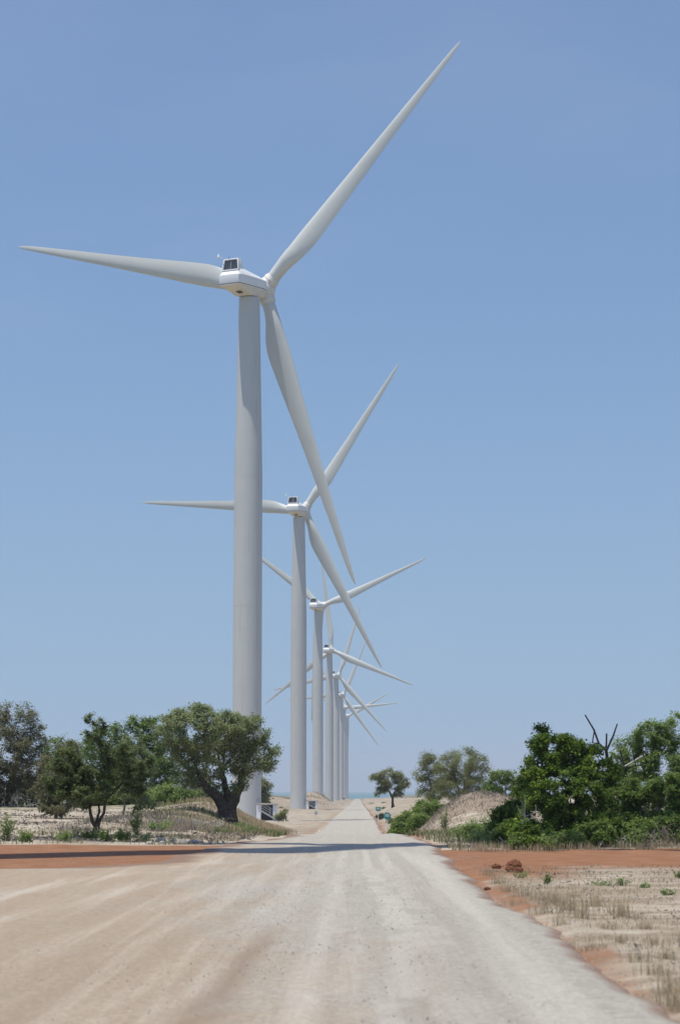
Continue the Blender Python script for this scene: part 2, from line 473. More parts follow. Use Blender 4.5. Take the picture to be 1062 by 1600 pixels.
def axis_pts(segs):
    out = []
    for a, b, st in segs: out += list(np.arange(a, b, st))
    return np.array(out + [segs[-1][1]])
xs_half = axis_pts([(0, 14, 0.3), (14, 40, 0.9), (40, 130, 5), (130, 700, 40), (700, 3000, 250)])
XS = np.concatenate([-xs_half[:0:-1], xs_half])
YS = axis_pts([(-80, 10, 6), (10, 130, 0.5), (130, 330, 1.6), (330, 950, 7), (950, 3200, 30)])
GX, GY = np.meshgrid(XS, YS)
GZ = terrain(GX, GY)
nx, ny = len(XS), len(YS)
V = np.stack([GX.ravel(), GY.ravel(), GZ.ravel()], 1)
ii = (np.arange(ny - 1)[:, None] * nx + np.arange(nx - 1)[None, :]).ravel()
Fq = np.stack([ii, ii + 1, ii + nx + 1, ii + nx], 1)
g_me = np_mesh('ground', V, Fq, True)
x, y = GX.ravel(), GY.ravel()
sl = road_c(y) - HALF - x; sr = x - road_c(y) - HALF
wob = (fbm(x / 3, y / 2, 21, 3) - 0.5)
red = np.zeros_like(x)
lt = sstep(52.6, 54.2, y + wob * 2.5) * (1 - sstep(78.5, 81.5, y + wob * 3))
red = np.where(x < road_c(y), lt * sstep(-0.3, 1.2, sl), red)
rt = sstep(54, 60, y + wob * 5) * (1 - sstep(73.0, 75.5, y + wob * 2))
patch = np.exp(-((x - 4.6) / 1.5) ** 2 - ((y - 55) / 6.5) ** 2) * 0.95
ridge = np.maximum(np.exp(-((sr + 0.15) / 0.32) ** 2), np.exp(-((sr - 0.15) / 0.35) ** 2) * 1.1 * sstep(.4, .7, fbm(x / 2, y / 3, 37, 3))) * sstep(5, 12, y) * 0.8
red = np.where(x >= road_c(y), np.clip(rt + patch + ridge, 0, 1), red)
vr = np.exp(-((np.minimum(np.abs(sl - 0.5), np.abs(sr - 0.5))) / 0.9) ** 2) * sstep(100, 120, y) * (1 - sstep(400, 900, y)) * 0.42
red = np.maximum(red, vr)
for (D, X, _, _) in TURB[1:4]:
    d = np.sqrt(((x - X - 3) / 9) ** 2 + ((y - D + 2) / 13) ** 2)
    red = np.maximum(red, 0.8 * np.exp(-((d - 1.05) / 0.18) ** 2))
attr(g_me, 'red', red)
lit = 0.30 + 0.0 * x
lit = np.where((sr > 0) & (y < 60), 0.50 + 0.34 * fbm(x / 3, y / 4, 31, 3), lit)
lit = np.where((sl > 0) & (y > 79) & (y < 240), 0.34 + 0.3 * fbm(x / 4, y / 6, 35, 3) * (1 - sstep(118, 135, y)) + 0.4 * sstep(-14, -6, x) * sstep(92, 110, y), lit)
lit = np.where((sl > 0) & (y > 79) & (y < 86), 0.5, lit)
mound = bumpf(x, y, 8.9, 137, 4.2, 17, 1.0)
lit = np.where((sr > 0) & (y > 70), 0.46 + 0.95 * mound * (.55 + .9 * fbm(x / 2, y / 4, 39, 3)), lit)
lit = np.where((y > 240), 0.36 + 0.5 * fbm(x / 25, y / 60, 33, 3), lit)
attr(g_me, 'litter', lit)
gr = np.where(sr > 0, sstep(72, 76, y) * (1 - sstep(100, 118, y)) * 0.75 * sstep(3.5, 6.5, x), 0.0)
gr = np.where((sl > 0) & (y > 140) & (y < 240), 0.55 * sstep(8, 13, -x), gr)
gr = np.where((y > 2050) & (y < 2350), 0.6, gr)
gr = np.where((np.abs(x) > 40) & (y > 60) & (y < 2000), 0.6, gr)
attr(g_me, 'green', gr)
ground = link('ground', g_me, None, M['ground']); tag(ground, 'sandy ground with red earth tracks and low dunes', kind='structure')

# sea to the horizon
mb = MB()
sx = np.linspace(-9000, 9000, 25); sy = [2300, 3500, 5500, 8000, 11000, 14000]
Vs = [(a, b, -8.3) for b in sy for a in sx]
Fs = [(j * 25 + i, j * 25 + i + 1, (j + 1) * 25 + i + 1, (j + 1) * 25 + i) for j in range(len(sy) - 1) for i in range(24)]
sea = link('sea', np_mesh('sea', Vs, Fs), None, M['sea']); tag(sea, 'pale turquoise sea along the horizon', kind='structure')

# ------------------------------------------------------------------ gravel road
def left_edge(y):
    base = road_c(y) - half(y)
    wide = np.interp(y, [-80, 51.5, 53.5, 55.5, 60, 75, 84, 93, 112], [-26, -26, -16, -7.5, -5.2, -4.6, -4.0, -2.6, 0])
    return np.where(y < 111, np.minimum(wide, base), base)
def right_edge(y):
    base = road_c(y) + half(y) + 0.22 * (1 - sstep(22, 50, y))
    return base + np.interp(y, [-80, 60, 68, 80, 100, 112], [0, 0, 0.25, 0.5, 0.2, 0])
RY = axis_pts([(-40, 10, 5), (10, 120, 0.5), (120, 330, 1.6), (330, 950, 7), (950, 2350, 30)])
U = np.concatenate([np.linspace(0, 0.1, 10)[:-1], np.linspace(0.1, 0.9, 90)[:-1], np.linspace(0.9, 1.0, 12)])
le = left_edge(RY); re = right_edge(RY)
le = le + (fbm(RY / 2.2, RY * 0 + 1, 41, 4) - 0.5) * 0.9 + (fbm(RY / 0.6, RY * 0 + 3, 44, 2) - .5) * .25
re = re + (fbm(RY / 2.6, RY * 0 + 7, 43, 4) - 0.5) * 0.6 + (fbm(RY / 0.6, RY * 0 + 5, 45, 2) - .5) * .15
rx = le[:, None] * (1 - U)[None, :] + re[:, None] * U[None, :]
ry = np.repeat(RY[:, None], len(U), 1)
edge = np.minimum(rx - le[:, None], re[:, None] - rx)
ruts = -0.018 * np.exp(-((rx - road_c(ry) - 1.1) / 0.35) ** 2) - 0.018 * np.exp(-((rx - road_c(ry) + 0.75) / 0.35) ** 2)
rz = prof(ry) + 0.035 * sstep(0, 0.6, edge) - 0.02 + ruts + (fbm(rx / 1.5, ry / 4, 51, 3) - 0.5) * 0.03
rz = rz + 0.05 * np.exp(-((re[:, None] - rx - 0.55) / 0.4) ** 2) * (0.4 + fbm(rx, ry / 3, 52, 2)) - 0.09 * (1 - sstep(0, 0.12, edge))
# where the gravel spreads over the left bank it follows the bank
rz = np.maximum(rz, np.where((rx < road_c(ry) - HALF) & (edge > .1), terrain(rx, ry) + 0.03, -99))
n0, n1 = rx.shape
ii = (np.arange(n0 - 1)[:, None] * n1 + np.arange(n1 - 1)[None, :]).ravel()
r_me = np_mesh('gravel_road', np.stack([rx.ravel(), ry.ravel(), rz.ravel()], 1), np.stack([ii, ii + 1, ii + n1 + 1, ii + n1], 1), True)
X_, Y_ = rx.ravel(), ry.ravel()
q = X_ - road_c(Y_)
tan_ = 0.85 * (1 - sstep(-5.5, 3.4, q + (fbm(X_ / 2, Y_ / 12, 61, 3) - .5) * 2.2)) * (1 - sstep(55, 110, Y_) * .75)
tan_ = tan_ + 0.35 * (1 - sstep(16, 40, Y_)) * (1 - sstep(0.2, 2.0, q))
attr(r_me, 'tan', tan_)
def track_x(y, pts): return np.interp(y, [p[1] for p in pts], [p[0] for p in pts])
def px_track(pts):
    out = []
    for (a, b) in pts:
        D = CAM_Z * F_PX / (b - 1235.0); out.append((px_x(a, D), D))
    return sorted(out, key=lambda p: p[1])
pale = np.zeros_like(X_)
for pts, w, s_ in (([(632, 1590), (630, 1500), (612, 1430), (590, 1385), (575, 1350), (570, 1330)], 0.10, 0.8),
                   ([(700, 1590), (665, 1480), (628, 1400), (605, 1350), (596, 1330)], 0.16, 0.55),
                   ([(480, 1590), (510, 1450), (530, 1360), (537, 1330)], 0.22, 0.5),
                   ([(865, 1590), (780, 1480), (710, 1400), (660, 1350)], 0.35, 0.45),
                   ([(120, 1560), (300, 1430), (420, 1370), (470, 1340)], 0.25, 0.35)):
    t = px_track(pts)
    pale = np.maximum(pale, s_ * np.exp(-((X_ - track_x(Y_, t)) / w) ** 2) * (1 - sstep(60, 85, Y_)))
for pts, w, s_ in (([(0, 1505), (250, 1412), (420, 1362), (500, 1336)], 0.22, 0.4), ([(0, 1440), (200, 1388), (380, 1352), (470, 1333)], 0.3, 0.45), ([(150, 1598), (330, 1470), (450, 1390), (510, 1345)], 0.14, 0.45),
                   ([(230, 1598), (380, 1480), (470, 1400), (520, 1345)], 0.12, 0.4), ([(0, 1400), (150, 1372), (330, 1347)], 0.4, 0.6), ([(560, 1598), (555, 1480), (552, 1400), (550, 1340)], 0.13, 0.4), ([(770, 1598), (705, 1480), (655, 1400), (622, 1345)], 0.12, 0.4)):
    t = px_track(pts)
    pale = np.maximum(pale, 0.6 * s_ * np.exp(-((X_ - track_x(Y_, t)) / w) ** 2) * (1 - sstep(60, 85, Y_)))
attr(r_me, 'pale', pale)
t = px_track([(300, 1598), (350, 1540), (400, 1480), (432, 1440)])
scuff = 0.8 * np.exp(-((X_ - track_x(Y_, t)) / 0.17) ** 4) * sstep(14, 19, Y_) * (1 - sstep(27, 34, Y_))
t = px_track([(20, 1598), (200, 1500), (330, 1420)])
scuff = np.maximum(scuff, 0.3 * np.exp(-((X_ - track_x(Y_, t)) / 0.3) ** 2) * (1 - sstep(25, 34, Y_)))
t = px_track([(660, 1598), (640, 1500), (620, 1440)])
scuff = np.maximum(scuff, 0.35 * np.exp(-((X_ - track_x(Y_, t) - .12) / 0.2) ** 2) * (1 - sstep(25, 34, Y_)))
for pts, w, s_ in (([(0, 1545), (220, 1455), (400, 1378), (490, 1340)], 0.16, 0.32), ([(60, 1598), (280, 1470), (430, 1385)], 0.12, 0.3), ([(0, 1470), (230, 1400), (400, 1355)], 0.2, 0.28), ([(520, 1598), (532, 1480), (540, 1400)], 0.12, 0.25),
                   ([(740, 1598), (685, 1480), (640, 1400)], 0.12, 0.25), ([(800, 1598), (730, 1490), (675, 1410)], 0.2, 0.3)):
    t = px_track(pts)
    scuff = np.maximum(scuff, 0.7 * s_ * np.exp(-((X_ - track_x(Y_, t)) / w) ** 2) * (1 - sstep(45, 70, Y_)))
attr(r_me, 'scuff', scuff)
eL = (rx - le[:, None]).ravel(); eR = (re[:, None] - rx).ravel()
rd = 0.9 * (1 - sstep(0.0, 0.75, eR)) + np.where((Y_ > 51) & (Y_ < 110), 0.9 * (1 - sstep(0, 1.6, eL)), 0.5 * (1 - sstep(0, 0.6, eL)))
# fine red dust carried over the gravel at the junction
rd = rd + 0.38 * np.exp(-((Y_ - 57) / 7) ** 2) * (1 - sstep(-4.5, 0.5, q))
attr(r_me, 'red', np.clip(rd, 0, 1))
road = link('gravel_road', r_me, None, M['road']); tag(road, 'pale gravel road running straight towards the sea', kind='structure')

# gravel hardstandings in front of the turbines
for k, (D, X, _, _) in enumerate(TURB[1:5]):
    a0 = 9 if k == 0 else 12
    n = 26; P2 = []
    yc = D - 4; xl_, xr_ = X - 4.5, float(road_c(yc)) - HALF + 0.6
    V2 = []; 
    for j in range(9):
        v_ = -a0 / 2 + a0 * j / 8
        for i in range(n):
            w_ = (fbm(np.array([i * .7]), np.array([j * 1.3 + D]), 71, 2)[0] - .5) * 1.2 if j in (0, 8) else 0
            px_ = xl_ + (xr_ - xl_) * i / (n - 1); py_ = yc + v_ + w_ + (1.5 if j == 8 else -1.5 if j == 0 else 0) * (i / (n - 1)) ** 6
            e = 0.045 if 0 < j < 8 and i < n - 1 else -0.06
            V2.append((px_, py_, tz(px_, py_) + e))
    F2 = [(j * n + i, j * n + i + 1, (j + 1) * n + i + 1, (j + 1) * n + i) for j in range(8) for i in range(n - 1)]
    me = np_mesh('hardstanding', V2, F2, True)
    for nme, val in (('tan', 0.35), ('pale', 0.2), ('scuff', 0.0), ('red', 0.12)): attr(me, nme, np.full(len(V2), val))
    o = link('hardstanding', me, None, M['road'])
    tag(o, ['gravel hardstanding beside the nearest turbine', 'gravel hardstanding before the second turbine', 'gravel hardstanding before the third turbine', 'gravel hardstanding before the fourth turbine'][k], kind='structure')

# ------------------------------------------------------------------ wind turbines
HUB_H, HUB_OFF, R_ROT, TILT = 78.6, 4.7, 46.5, R(5)
def tower_meshes():
    mb = MB()
    prof_t = [(2.10, 0.0), (2.10, 12.0), (2.09, 26), (2.08, 38), (2.06, 50.0), (1.92, 57), (1.78, 64), (1.64, 71), (1.54, 76.62), (1.2, 76.68), (1.05, 77.3)]
    mb.lathe(prof_t, 64)
    tw = mb.mesh('tower', smooth=30)
    rings = []
    for h in (0.2, 14.0, 31.0, 50.0, 64.0):
        r = np.interp(h, [p[1] for p in prof_t], [p[0] for p in prof_t])
        m2 = MB(); m2.lathe([(r - 0.1, h - 0.11), (r + 0.008, h - 0.10), (r + 0.014, h), (r + 0.008, h + 0.10), (r - 0.1, h + 0.11)], 64, cap=False)
        rings.append(m2.mesh('tower_flange', smooth=30))
    m3 = MB(); m3.lathe([(2.9, -1.2), (2.9, 0.12), (2.75, 0.2), (1.9, 0.2)], 48)
    base = m3.mesh('foundation', smooth=30)
    return tw, rings, base
TOWER, FLANGES, FOUND = tower_meshes()

def blade_mesh():
    rs = [1.0, 1.8, 2.6, 3.4, 4.3, 5.3, 6.4, 7.6, 8.8, 10, 11.5, 13.5, 16, 19, 22, 25, 28, 31, 34, 37, 39.5, 41.5, 43, 44.2, 45.1, 45.6, 45.9, 46.0]
    ch = np.interp(rs, [1, 3, 4.3, 5.5, 7, 8.5, 10, 12, 16, 22, 28, 34, 39, 42.5, 44.5, 45.5, 45.9, 46], [1.95, 1.95, 2.1, 2.45, 2.95, 3.35, 3.5, 3.4, 3.0, 2.4, 1.9, 1.5, 1.12, 0.85, 0.62, 0.38, 0.18, 0.05])
    th = np.interp(rs, [1, 3, 4.3, 6, 8, 10, 14, 20, 30, 46], [1, 1, .88, .66, .48, .38, .29, .24, .20, .17])
    tw = np.interp(rs, [1, 4, 8, 12, 18, 26, 36, 46], [14, 14, 12, 9, 5.5, 3, 1, 0])
    n = 28; V = []; F = []
    for i, r in enumerate(rs):
        c = ch[i]; t = th[i]; be = R(tw[i] + 3.0)
        w = min(1, max(0, (r - 3.0) / 5.5)); w = w * w * (3 - 2 * w)       # 0 circle, 1 aerofoil
        for k in range(n):
            a = 2 * math.pi * k / n
            xc = 0.5 * (1 + math.cos(a))                                   # 1 trailing, 0 leading
            yt = 5 * t * (0.2969 * math.sqrt(max(xc, 0)) - 0.126 * xc - 0.3516 * xc ** 2 + 0.2843 * xc ** 3 - 0.1015 * xc ** 4)
            camber = 0.03 * (1 - (2 * xc - 1) ** 2)
            ya = (yt if math.sin(a) >= 0 else -yt) + camber
            px_, py_ = (xc - 0.32) * c, -ya * c                            # suction side downwind (-y)
            cx_, cy_ = math.cos(a) * c * 0.5, -math.sin(a) * c * 0.5
            px_ = cx_ * (1 - w) + px_ * w; py_ = cy_ * (1 - w) + py_ * w
            V.append((px_ * math.cos(be) + py_ * math.sin(be), -px_ * math.sin(be) + py_ * math.cos(be) + 1.7 * (r / 46) ** 1.5, r * 46.5 / 46))
    for i in range(len(rs) - 1):
        for k in range(n):
            F.append((i * n + k, i * n + (k + 1) % n, (i + 1) * n + (k + 1) % n, (i + 1) * n + k))
    mb = MB(); mb.add(V, F + [tuple(range(n - 1, -1, -1)), tuple((len(rs) - 1) * n + k for k in range(n))])
    return mb.mesh('blade', smooth=50)
BLADE = blade_mesh()
mb = MB(); mb.lathe([(0.8, 1.3), (1.2, 1.3), (1.27, 1.42), (1.16, 1.52), (1.12, 1.62), (1.22, 1.72), (1.2, 2.0), (1.06, 2.12), (1.1, 2.25), (1.04, 2.35), (0.9, 2.36)], 40, cap=False)
COLLAR = mb.mesh('root_collar', smooth=30)

def hub_mesh():
    # cast hub: ball with three blade stubs and a nose cone towards the wind (+y); blades at 90, 210, 330 degrees in local x-z
    mb = MB()
    mb.lathe([(0.02, -1.6), (0.85, -1.58), (1.4, -1.2), (1.68, -0.6), (1.74, 0), (1.62, 0.6), (1.2, 1.2), (0.75, 1.75), (0.35, 1.98), (0.02, 2.05)], 36, axis='y')
    for k in range(3):
        a = math.pi / 2 + k * 2 * math.pi / 3
        d = Vector((math.cos(a), 0, math.sin(a)))
        mb.tube([d * 0.5, d * 1.05, d * 1.12, d * 1.3], [1.40, 1.32, 1.22, 1.10], 32)
    return mb.mesh('hub', smooth=35)
HUB = hub_mesh()
mb = MB(); mb.lathe([(0.95, -1.9), (1.15, -1.6), (1.1, -1.4), (0.9, -1.2)], 32, axis='y', cap=False)
BEARING = mb.mesh('main_bearing', smooth=30)

def loft(stations):
    """stations: (y, [(x,z)...]) closed cross-sections of equal length"""
    mb = MB(); n = len(stations[0][1]); V = []; F = []
    for (yy, ring) in stations: V += [(a, yy * (1.2 if yy < 0 else 1.0), b) for a, b in ring]
    for i in range(len(stations) - 1):
        for k in range(n):
            F.append((i * n + k, i * n + (k + 1) % n, (i + 1) * n + (k + 1) % n, (i + 1) * n + k))
    F += [tuple(range(n)), tuple((len(stations) - 1) * n + k for k in range(n - 1, -1, -1))]
    mb.add(V, F); return mb
ZS = -0.42
def ring_up(w, zh, wt, zt): return [(-w, ZS), (-w, zh), (-wt, zt), (wt, zt), (w, zh), (w, ZS)]
up = [(-5.25, ring_up(1.62, 0.75, 1.45, 0.85)), (-4.75, ring_up(1.72, 0.85, 1.30, 1.55)), (-4.3, ring_up(1.74, 0.88, 1.25, 1.95)), (-3.2, ring_up(1.75, 0.9, 1.2, 1.90)),
      (-1.0, ring_up(1.74, 0.9, 1.05, 1.66)), (1.2, ring_up(1.66, 0.85, 0.95, 1.45)), (2.6, ring_up(1.45, 0.8, 0.8, 1.28)), (3.35, ring_up(1.15, 0.65, 0.6, 1.0))]
NAC_UP = loft(up).mesh('nacelle', smooth=28, bevel=0.07)
def ring_dn(w, wb, zb): return [(-w, ZS - 0.07), (w, ZS - 0.07), (wb, zb), (-wb, zb)]
dn = [(-5.22, ring_dn(1.62, 1.45, -0.72)), (-3.6, ring_dn(1.74, 1.35, -1.15)), (-1.7, ring_dn(1.73, 1.25, -1.72)), (1.4, ring_dn(1.64, 1.2, -1.72)), (2.6, ring_dn(1.42, 1.0, -1.5)), (3.3, ring_dn(1.12, 0.7, -1.05))]
NAC_DN = loft(dn).mesh('belly_cover', smooth=28, bevel=0.05)
sm = [(-5.19, 1.6), (-3.6, 1.70), (1.4, 1.62), (2.6, 1.40), (3.25, 1.1)]
NAC_SEAM = loft([(a, [(-w, ZS - 0.09), (w, ZS - 0.09), (w, ZS + 0.02), (-w, ZS + 0.02)]) for a, w in sm]).mesh('seam_strip')
# cooler housing: a tapered hood with a recessed, divided grille facing rearwards
def cooler():
    mb = MB()
    # outer hood as frame: two cheeks, top, sill, back
    yb, yf = -5.9, -4.4
    zb, zt = 1.50, 3.30
    def rearY(z): return yb + (z - zb) / (zt - zb) * 0.42
    wb, wt = 1.42, 1.20
    V = []
    t = 0.16
    outer = [(-wb, rearY(zb), zb), (wb, rearY(zb), zb), (wt, rearY(zt), zt), (-wt, rearY(zt), zt)]
    inner = [(-wb + t, rearY(zb + t), zb + t), (wb - t, rearY(zb + t), zb + t), (wt - t, rearY(zt - t), zt - t), (-wt + t, rearY(zt - t), zt - t)]
    inset = [(a, b + 0.22, c) for a, b, c in inner]
    front = [(-wb + .1, yf + 0.35, zb), (wb - .1, yf + 0.35, zb), (wt - .05, yf, zt), (-wt + .05, yf, zt)]
    V = outer + inner + inset + front
    F = []
    for k in range(4):
        j = (k + 1) % 4
        F += [(k, j, 4 + j, 4 + k), (4 + k, 4 + j, 8 + j, 8 + k), (k, 12 + k, 12 + j, j)]
    F += [(12, 15, 14, 13), (8, 9, 10, 11)]
    mb.add(V, F)
    g = MB()
    ins = [Vector(p) - Vector((0, 0.012, 0)) for p in inset]
    def P(u, v): return (ins[0] * (1 - u) + ins[1] * u) * (1 - v) + (ins[3] * (1 - u) + ins[2] * u) * v
    bars = MB()
    gp = []
    for (a, b) in ((0.03, 0.48), (0.52, 0.97)):
        g2 = MB()
        g2.add([P(a, .04), P(b, .04), P(b, .96), P(a, .96)] + [P(a, .04) + Vector((0, .01, 0)), P(b, .04) + Vector((0, .01, 0)), P(b, .96) + Vector((0, .01, 0)), P(a, .96) + Vector((0, .01, 0))],
               [(0, 1, 2, 3), (7, 6, 5, 4), (0, 4, 5, 1), (1, 5, 6, 2), (2, 6, 7, 3), (3, 7, 4, 0)])
        gp.append(g2.mesh('cooler_grille'))
    bars.tube([P(.5, .0) + Vector((0, -.05, 0)), P(.5, .55) + Vector((0, -.05, 0)), P(.53, 1.0) + Vector((0, -.05, 0))], 0.045, 6)
    for v in np.linspace(.12, .9, 9):
        bars.box(P(.5, v) + Vector((0, -.02, 0)), (2.1 - .3 * v, .03, .02))
    return mb.mesh('cooler_housing', smooth=25, bevel=0.03), gp, bars.mesh('cooler_bars')
COOLER, GRILLES, BARS = cooler()
def hatch():
    mb = MB(); mb.box((0.2, -3.55, -1.44), (0.8, 0.75, 0.05), Matrix.Rotation(-math.atan2(0.57, 2.47), 3, 'X')); return mb.mesh('hatch')
HATCH = hatch()
def weather():
    mb = MB()
    mb.tube([(-1.05, -5.60, 3.2), (-1.05, -5.80, 3.55), (-1.8, -5.90, 3.6)], 0.035, 6)
    mb.lathe([(0.02, 0)], 6) if False else None
    mb.tube([(-1.8, -5.90, 3.55), (-1.8, -5.90, 3.72), (-1.8, -5.90, 3.9), (-1.8, -5.90, 4.15)], [0.2, 0.2, 0.1, 0.03], 12)
    return mb.mesh('weather_sensor', smooth=40)
WEATHER = weather()
mb = MB(); mb.tube([(-0.25, -5.50, 3.2), (-0.25, -5.50, 3.62)], 0.03, 6); MAST = mb.mesh('lightning_rod')
mb = MB(); mb.box((0, 0, 1.1), (0.95, 0.12, 2.1)); DOOR = mb.mesh('door', bevel=0.02)

TURB_LABELS = [
    'white wind turbine standing left of the junction, known by its long shadow across the road',
    'tallest, nearest white wind turbine in view, its foot hidden by the big spreading tree',
    'second wind turbine of the row, its left blade level behind the tallest tower',
    'third wind turbine of the row, one blade reaching up to the right over the road',
    'fourth wind turbine of the row, one blade straight up and one sloping down right',
    'fifth wind turbine of the row, half hidden, its right blade pointing steeply down',
    'sixth wind turbine of the row, its lower blade ending just above the small far tree',
    'seventh wind turbine of the row, with one nearly level blade pointing right',
    'farthest and smallest wind turbine at the seaward end of the row']
def part(name, mesh, mat, parent, mtx=None, sub=None):
    o = link(name, mesh, sub if sub is not None else parent, mat)
    if mtx is not None: o.matrix_basis = mtx
    return o
def turbine(i, D, X, yaw, ph):
    zb = tz(X, D) if i else 0.0
    zb = float(prof(D))
    root = empty('wind_turbine', (X, D, zb))
    tag(root, TURB_LABELS[i], 'wind turbine', 'wind turbines in a row beside the road')
    yw = R(yaw)
    t = part('tower', TOWER, M['tower'], root)
    for f in FLANGES: part('tower_flange', f, M['tower'], root, sub=t)
    part('foundation', FOUND, M['concrete'], root)
    d = part('door', DOOR, M['steel'], root, Matrix.Translation((2.07 * math.cos(R(-35)), 2.07 * math.sin(R(-35)), 1.2)) @ Matrix.Rotation(R(55), 4, 'Z'), sub=t)
    Mn = Matrix.Translation((0, 0, HUB_H)) @ Matrix.Rotation(-yw, 4, 'Z') @ Matrix.Rotation(TILT, 4, 'X')
    n = part('nacelle', NAC_UP, M['nacelle'], root, Mn)
    for nm, me, ma in (('belly_cover', NAC_DN, 'belly'), ('seam_strip', NAC_SEAM, 'dark'), ('cooler_housing', COOLER, 'nacelle'), ('cooler_grille', GRILLES[0], 'grille'), ('cooler_grille', GRILLES[1], 'grille'),
                       ('cooler_bars', BARS, 'steel'), ('hatch', HATCH, 'dark'), ('weather_sensor', WEATHER, 'white'), ('lightning_rod', MAST, 'dark')):
        part(nm, me, M[ma], root, sub=n)
    a = Vector((math.sin(yw) * math.cos(TILT), math.cos(yw) * math.cos(TILT), math.sin(TILT)))
    u = Vector((math.cos(yw), -math.sin(yw), 0)); v = u.cross(a)
    H = Vector((0, 0, HUB_H)) + a * HUB_OFF
    ph_ = R(ph)
    def basis(r):
        xx = a.cross(r)
        m = Matrix((xx, a, r)).transposed().to_4x4(); m.translation = H; return m
    r0 = u * math.cos(ph_) + v * math.sin(ph_)
    h = part('hub', HUB, M['hubm'], root, basis(r0))
    part('main_bearing', BEARING, M['dark'], root, sub=h)
    for k in range(3):
        t_ = ph_ + k * 2 * math.pi / 3
        b = part('blade', BLADE, M['blade'], root, basis(u * math.cos(t_) + v * math.sin(t_)))
        part('root_collar', COLLAR, M['hubm'], root, sub=b)
    return root
for i, (D, X, yaw, ph) in enumerate(TURB): turbine(i, D, X, yaw, ph)

# entrance stairs beside the towers
def stairs(X, D, label):
    g = float(prof(D))
    root = empty('entrance_stairs', (X, D, g)); tag(root, label, 'stairs', 'entrance stairs at the turbine towers')
    def p(nm, mb, ma, bev=0.0, par=root): return link(nm, mb.mesh(nm, bevel=bev), par, M[ma])
    for sx_ in (-1.25, 1.1):
        m = MB(); m.box((sx_, 0, 1.15), (0.62, 0.9, 2.3)); p('side_panel', m, 'white', 0.02)
    m = MB(); m.box((0, 0, 2.42), (3.0, 1.3, 0.22)); p('platform', m, 'concrete', 0.02)
    m = MB(); m.box((0, 0.3, 1.2), (1.7, 0.12, 2.2)); p('back_panel', m, 'dark')
    for k in range(7):
        m = MB(); f = k / 6; m.box((-0.75 + 2.3 * f, -0.75, 1.45 - 1.35 * f), (0.36, 0.75, 0.06)); p('step', m, 'steel')
    for yy in (-1.13, -0.4):
        m = MB(); m.box((0.4, yy, 0.72), (2.75, 0.05, 0.2), Matrix.Rotation(math.atan2(1.35, 2.3), 3, 'Y')); p('stringer', m, 'steel')
    for h in (0.45, 0.8, 1.15):
        m = MB(); m.tube([(-0.85, -1.16, 1.45 + h), (1.6, -1.16, 0.05 + h)], 0.03, 6); p('handrail', m, 'steel')
    for f in (0.0, 0.5, 1.0):
        m = MB(); m.tube([(-0.85 + 2.45 * f, -1.16, 1.45 - 1.4 * f), (-0.85 + 2.45 * f, -1.16, 2.6 - 1.4 * f)], 0.03, 6); p('rail_post', m, 'steel')
stairs(-10.35, 309.5, 'white and grey steel entrance stairs right of the tallest turbine tower')
stairs(-7.2, 560.5, 'small dark entrance stairs at the foot of the second turbine tower')
stairs(2.0 + TURB[6][1], 1601, 'tiny entrance stairs at the foot of the sixth turbine tower')

# ------------------------------------------------------------------ signs
def sign(px, D, y_plate, size, label, mat, shape):
    X = px_x(px, D); g = tz(X, D)
    top = at(px, y_plate, D).z
    root = empty('marker_sign', (X, D, g)); tag(root, label, 'sign')
    m = MB(); m.tube([(0, 0, -0.25), (0, 0, top - g + size * 0.3)], 0.035, 8); link('post', m.mesh('post', smooth=40), root, M['white'])
    m = MB()
    n = 8 if shape == 'oct' else 24
    rr = size / 2 / math.cos(math.pi / n)
    pts = [(rr * math.cos(math.pi / n + 2 * math.pi * k / n), rr * math.sin(math.pi / n + 2 * math.pi * k / n)) for k in range(n)]
    if shape == 'rect': pts = [(-size / 2, -size * .42), (size / 2, -size * .42), (size / 2, size * .42), (-size / 2, size * .42)]; n = 4
    zc = top - g
    m.add([(a, -0.06, zc + b) for a, b in pts] + [(a, -0.045, zc + b) for a, b in pts], [tuple(range(n)), tuple(range(2 * n - 1, n - 1, -1))] + [(k, n + k, n + (k + 1) % n, (k + 1) % n) for k in range(n)])
    link('plate', m.mesh('plate'), root, mat)
    m = MB(); m.box((0, -0.066, zc), (size * .62, 0.008, size * .10)); m.box((0, -0.066, zc + size * .2), (size * .5, 0.008, size * .08)); link('plate_stripe', m.mesh('plate_stripe'), root, M['white'])
sign(604, 160, 1275, 0.52, 'small teal eight-sided marker sign on a white post by the green shrubs', M['teal'], 'oct')
sign(590, 262, 1264, 0.60, 'farther teal marker sign at the right edge of the road', M['teal'], 'rect')
sign(494, 300, 1270, 0.50, 'small round grey sign on a post left of the road', M['greysign'], 'round')

# ------------------------------------------------------------------ vegetation tools
def leaf_arrays(C, N, size, rng, aspect=0.5, tint=None, droop=0.0):
    """diamond leaves: centres C, leaf directions random, normals near N"""
    n = len(C)
    d = rng.normal(size=(n, 3)); d[:, 2] = d[:, 2] * 0.6 - droop
    N = N + rng.normal(size=(n, 3)) * 0.55
    N /= np.linalg.norm(N, axis=1, keepdims=True) + 1e-9
    d = d - N * np.sum(d * N, 1, keepdims=True); d /= np.linalg.norm(d, axis=1, keepdims=True) + 1e-9
    s = np.cross(N, d)
    L = (size * np.clip(rng.lognormal(-0.08, 0.38, n), 0.4, 2.0))[:, None]
    a = C - d * L * 0.5; b = C + s * L * aspect * 0.5 + N * L * 0.07; c = C + d * L * 0.5; e = C - s * L * aspect * 0.5 + N * L * 0.07
    V = np.stack([a, b, c, e], 1).reshape(-1, 3)
    F = np.arange(4 * n).reshape(n, 4)
    t = rng.uniform(0, 1, n) * 0.65 + 0.15 if tint is None else tint
    return V, F, np.repeat(np.clip(t, 0, 1), 4)

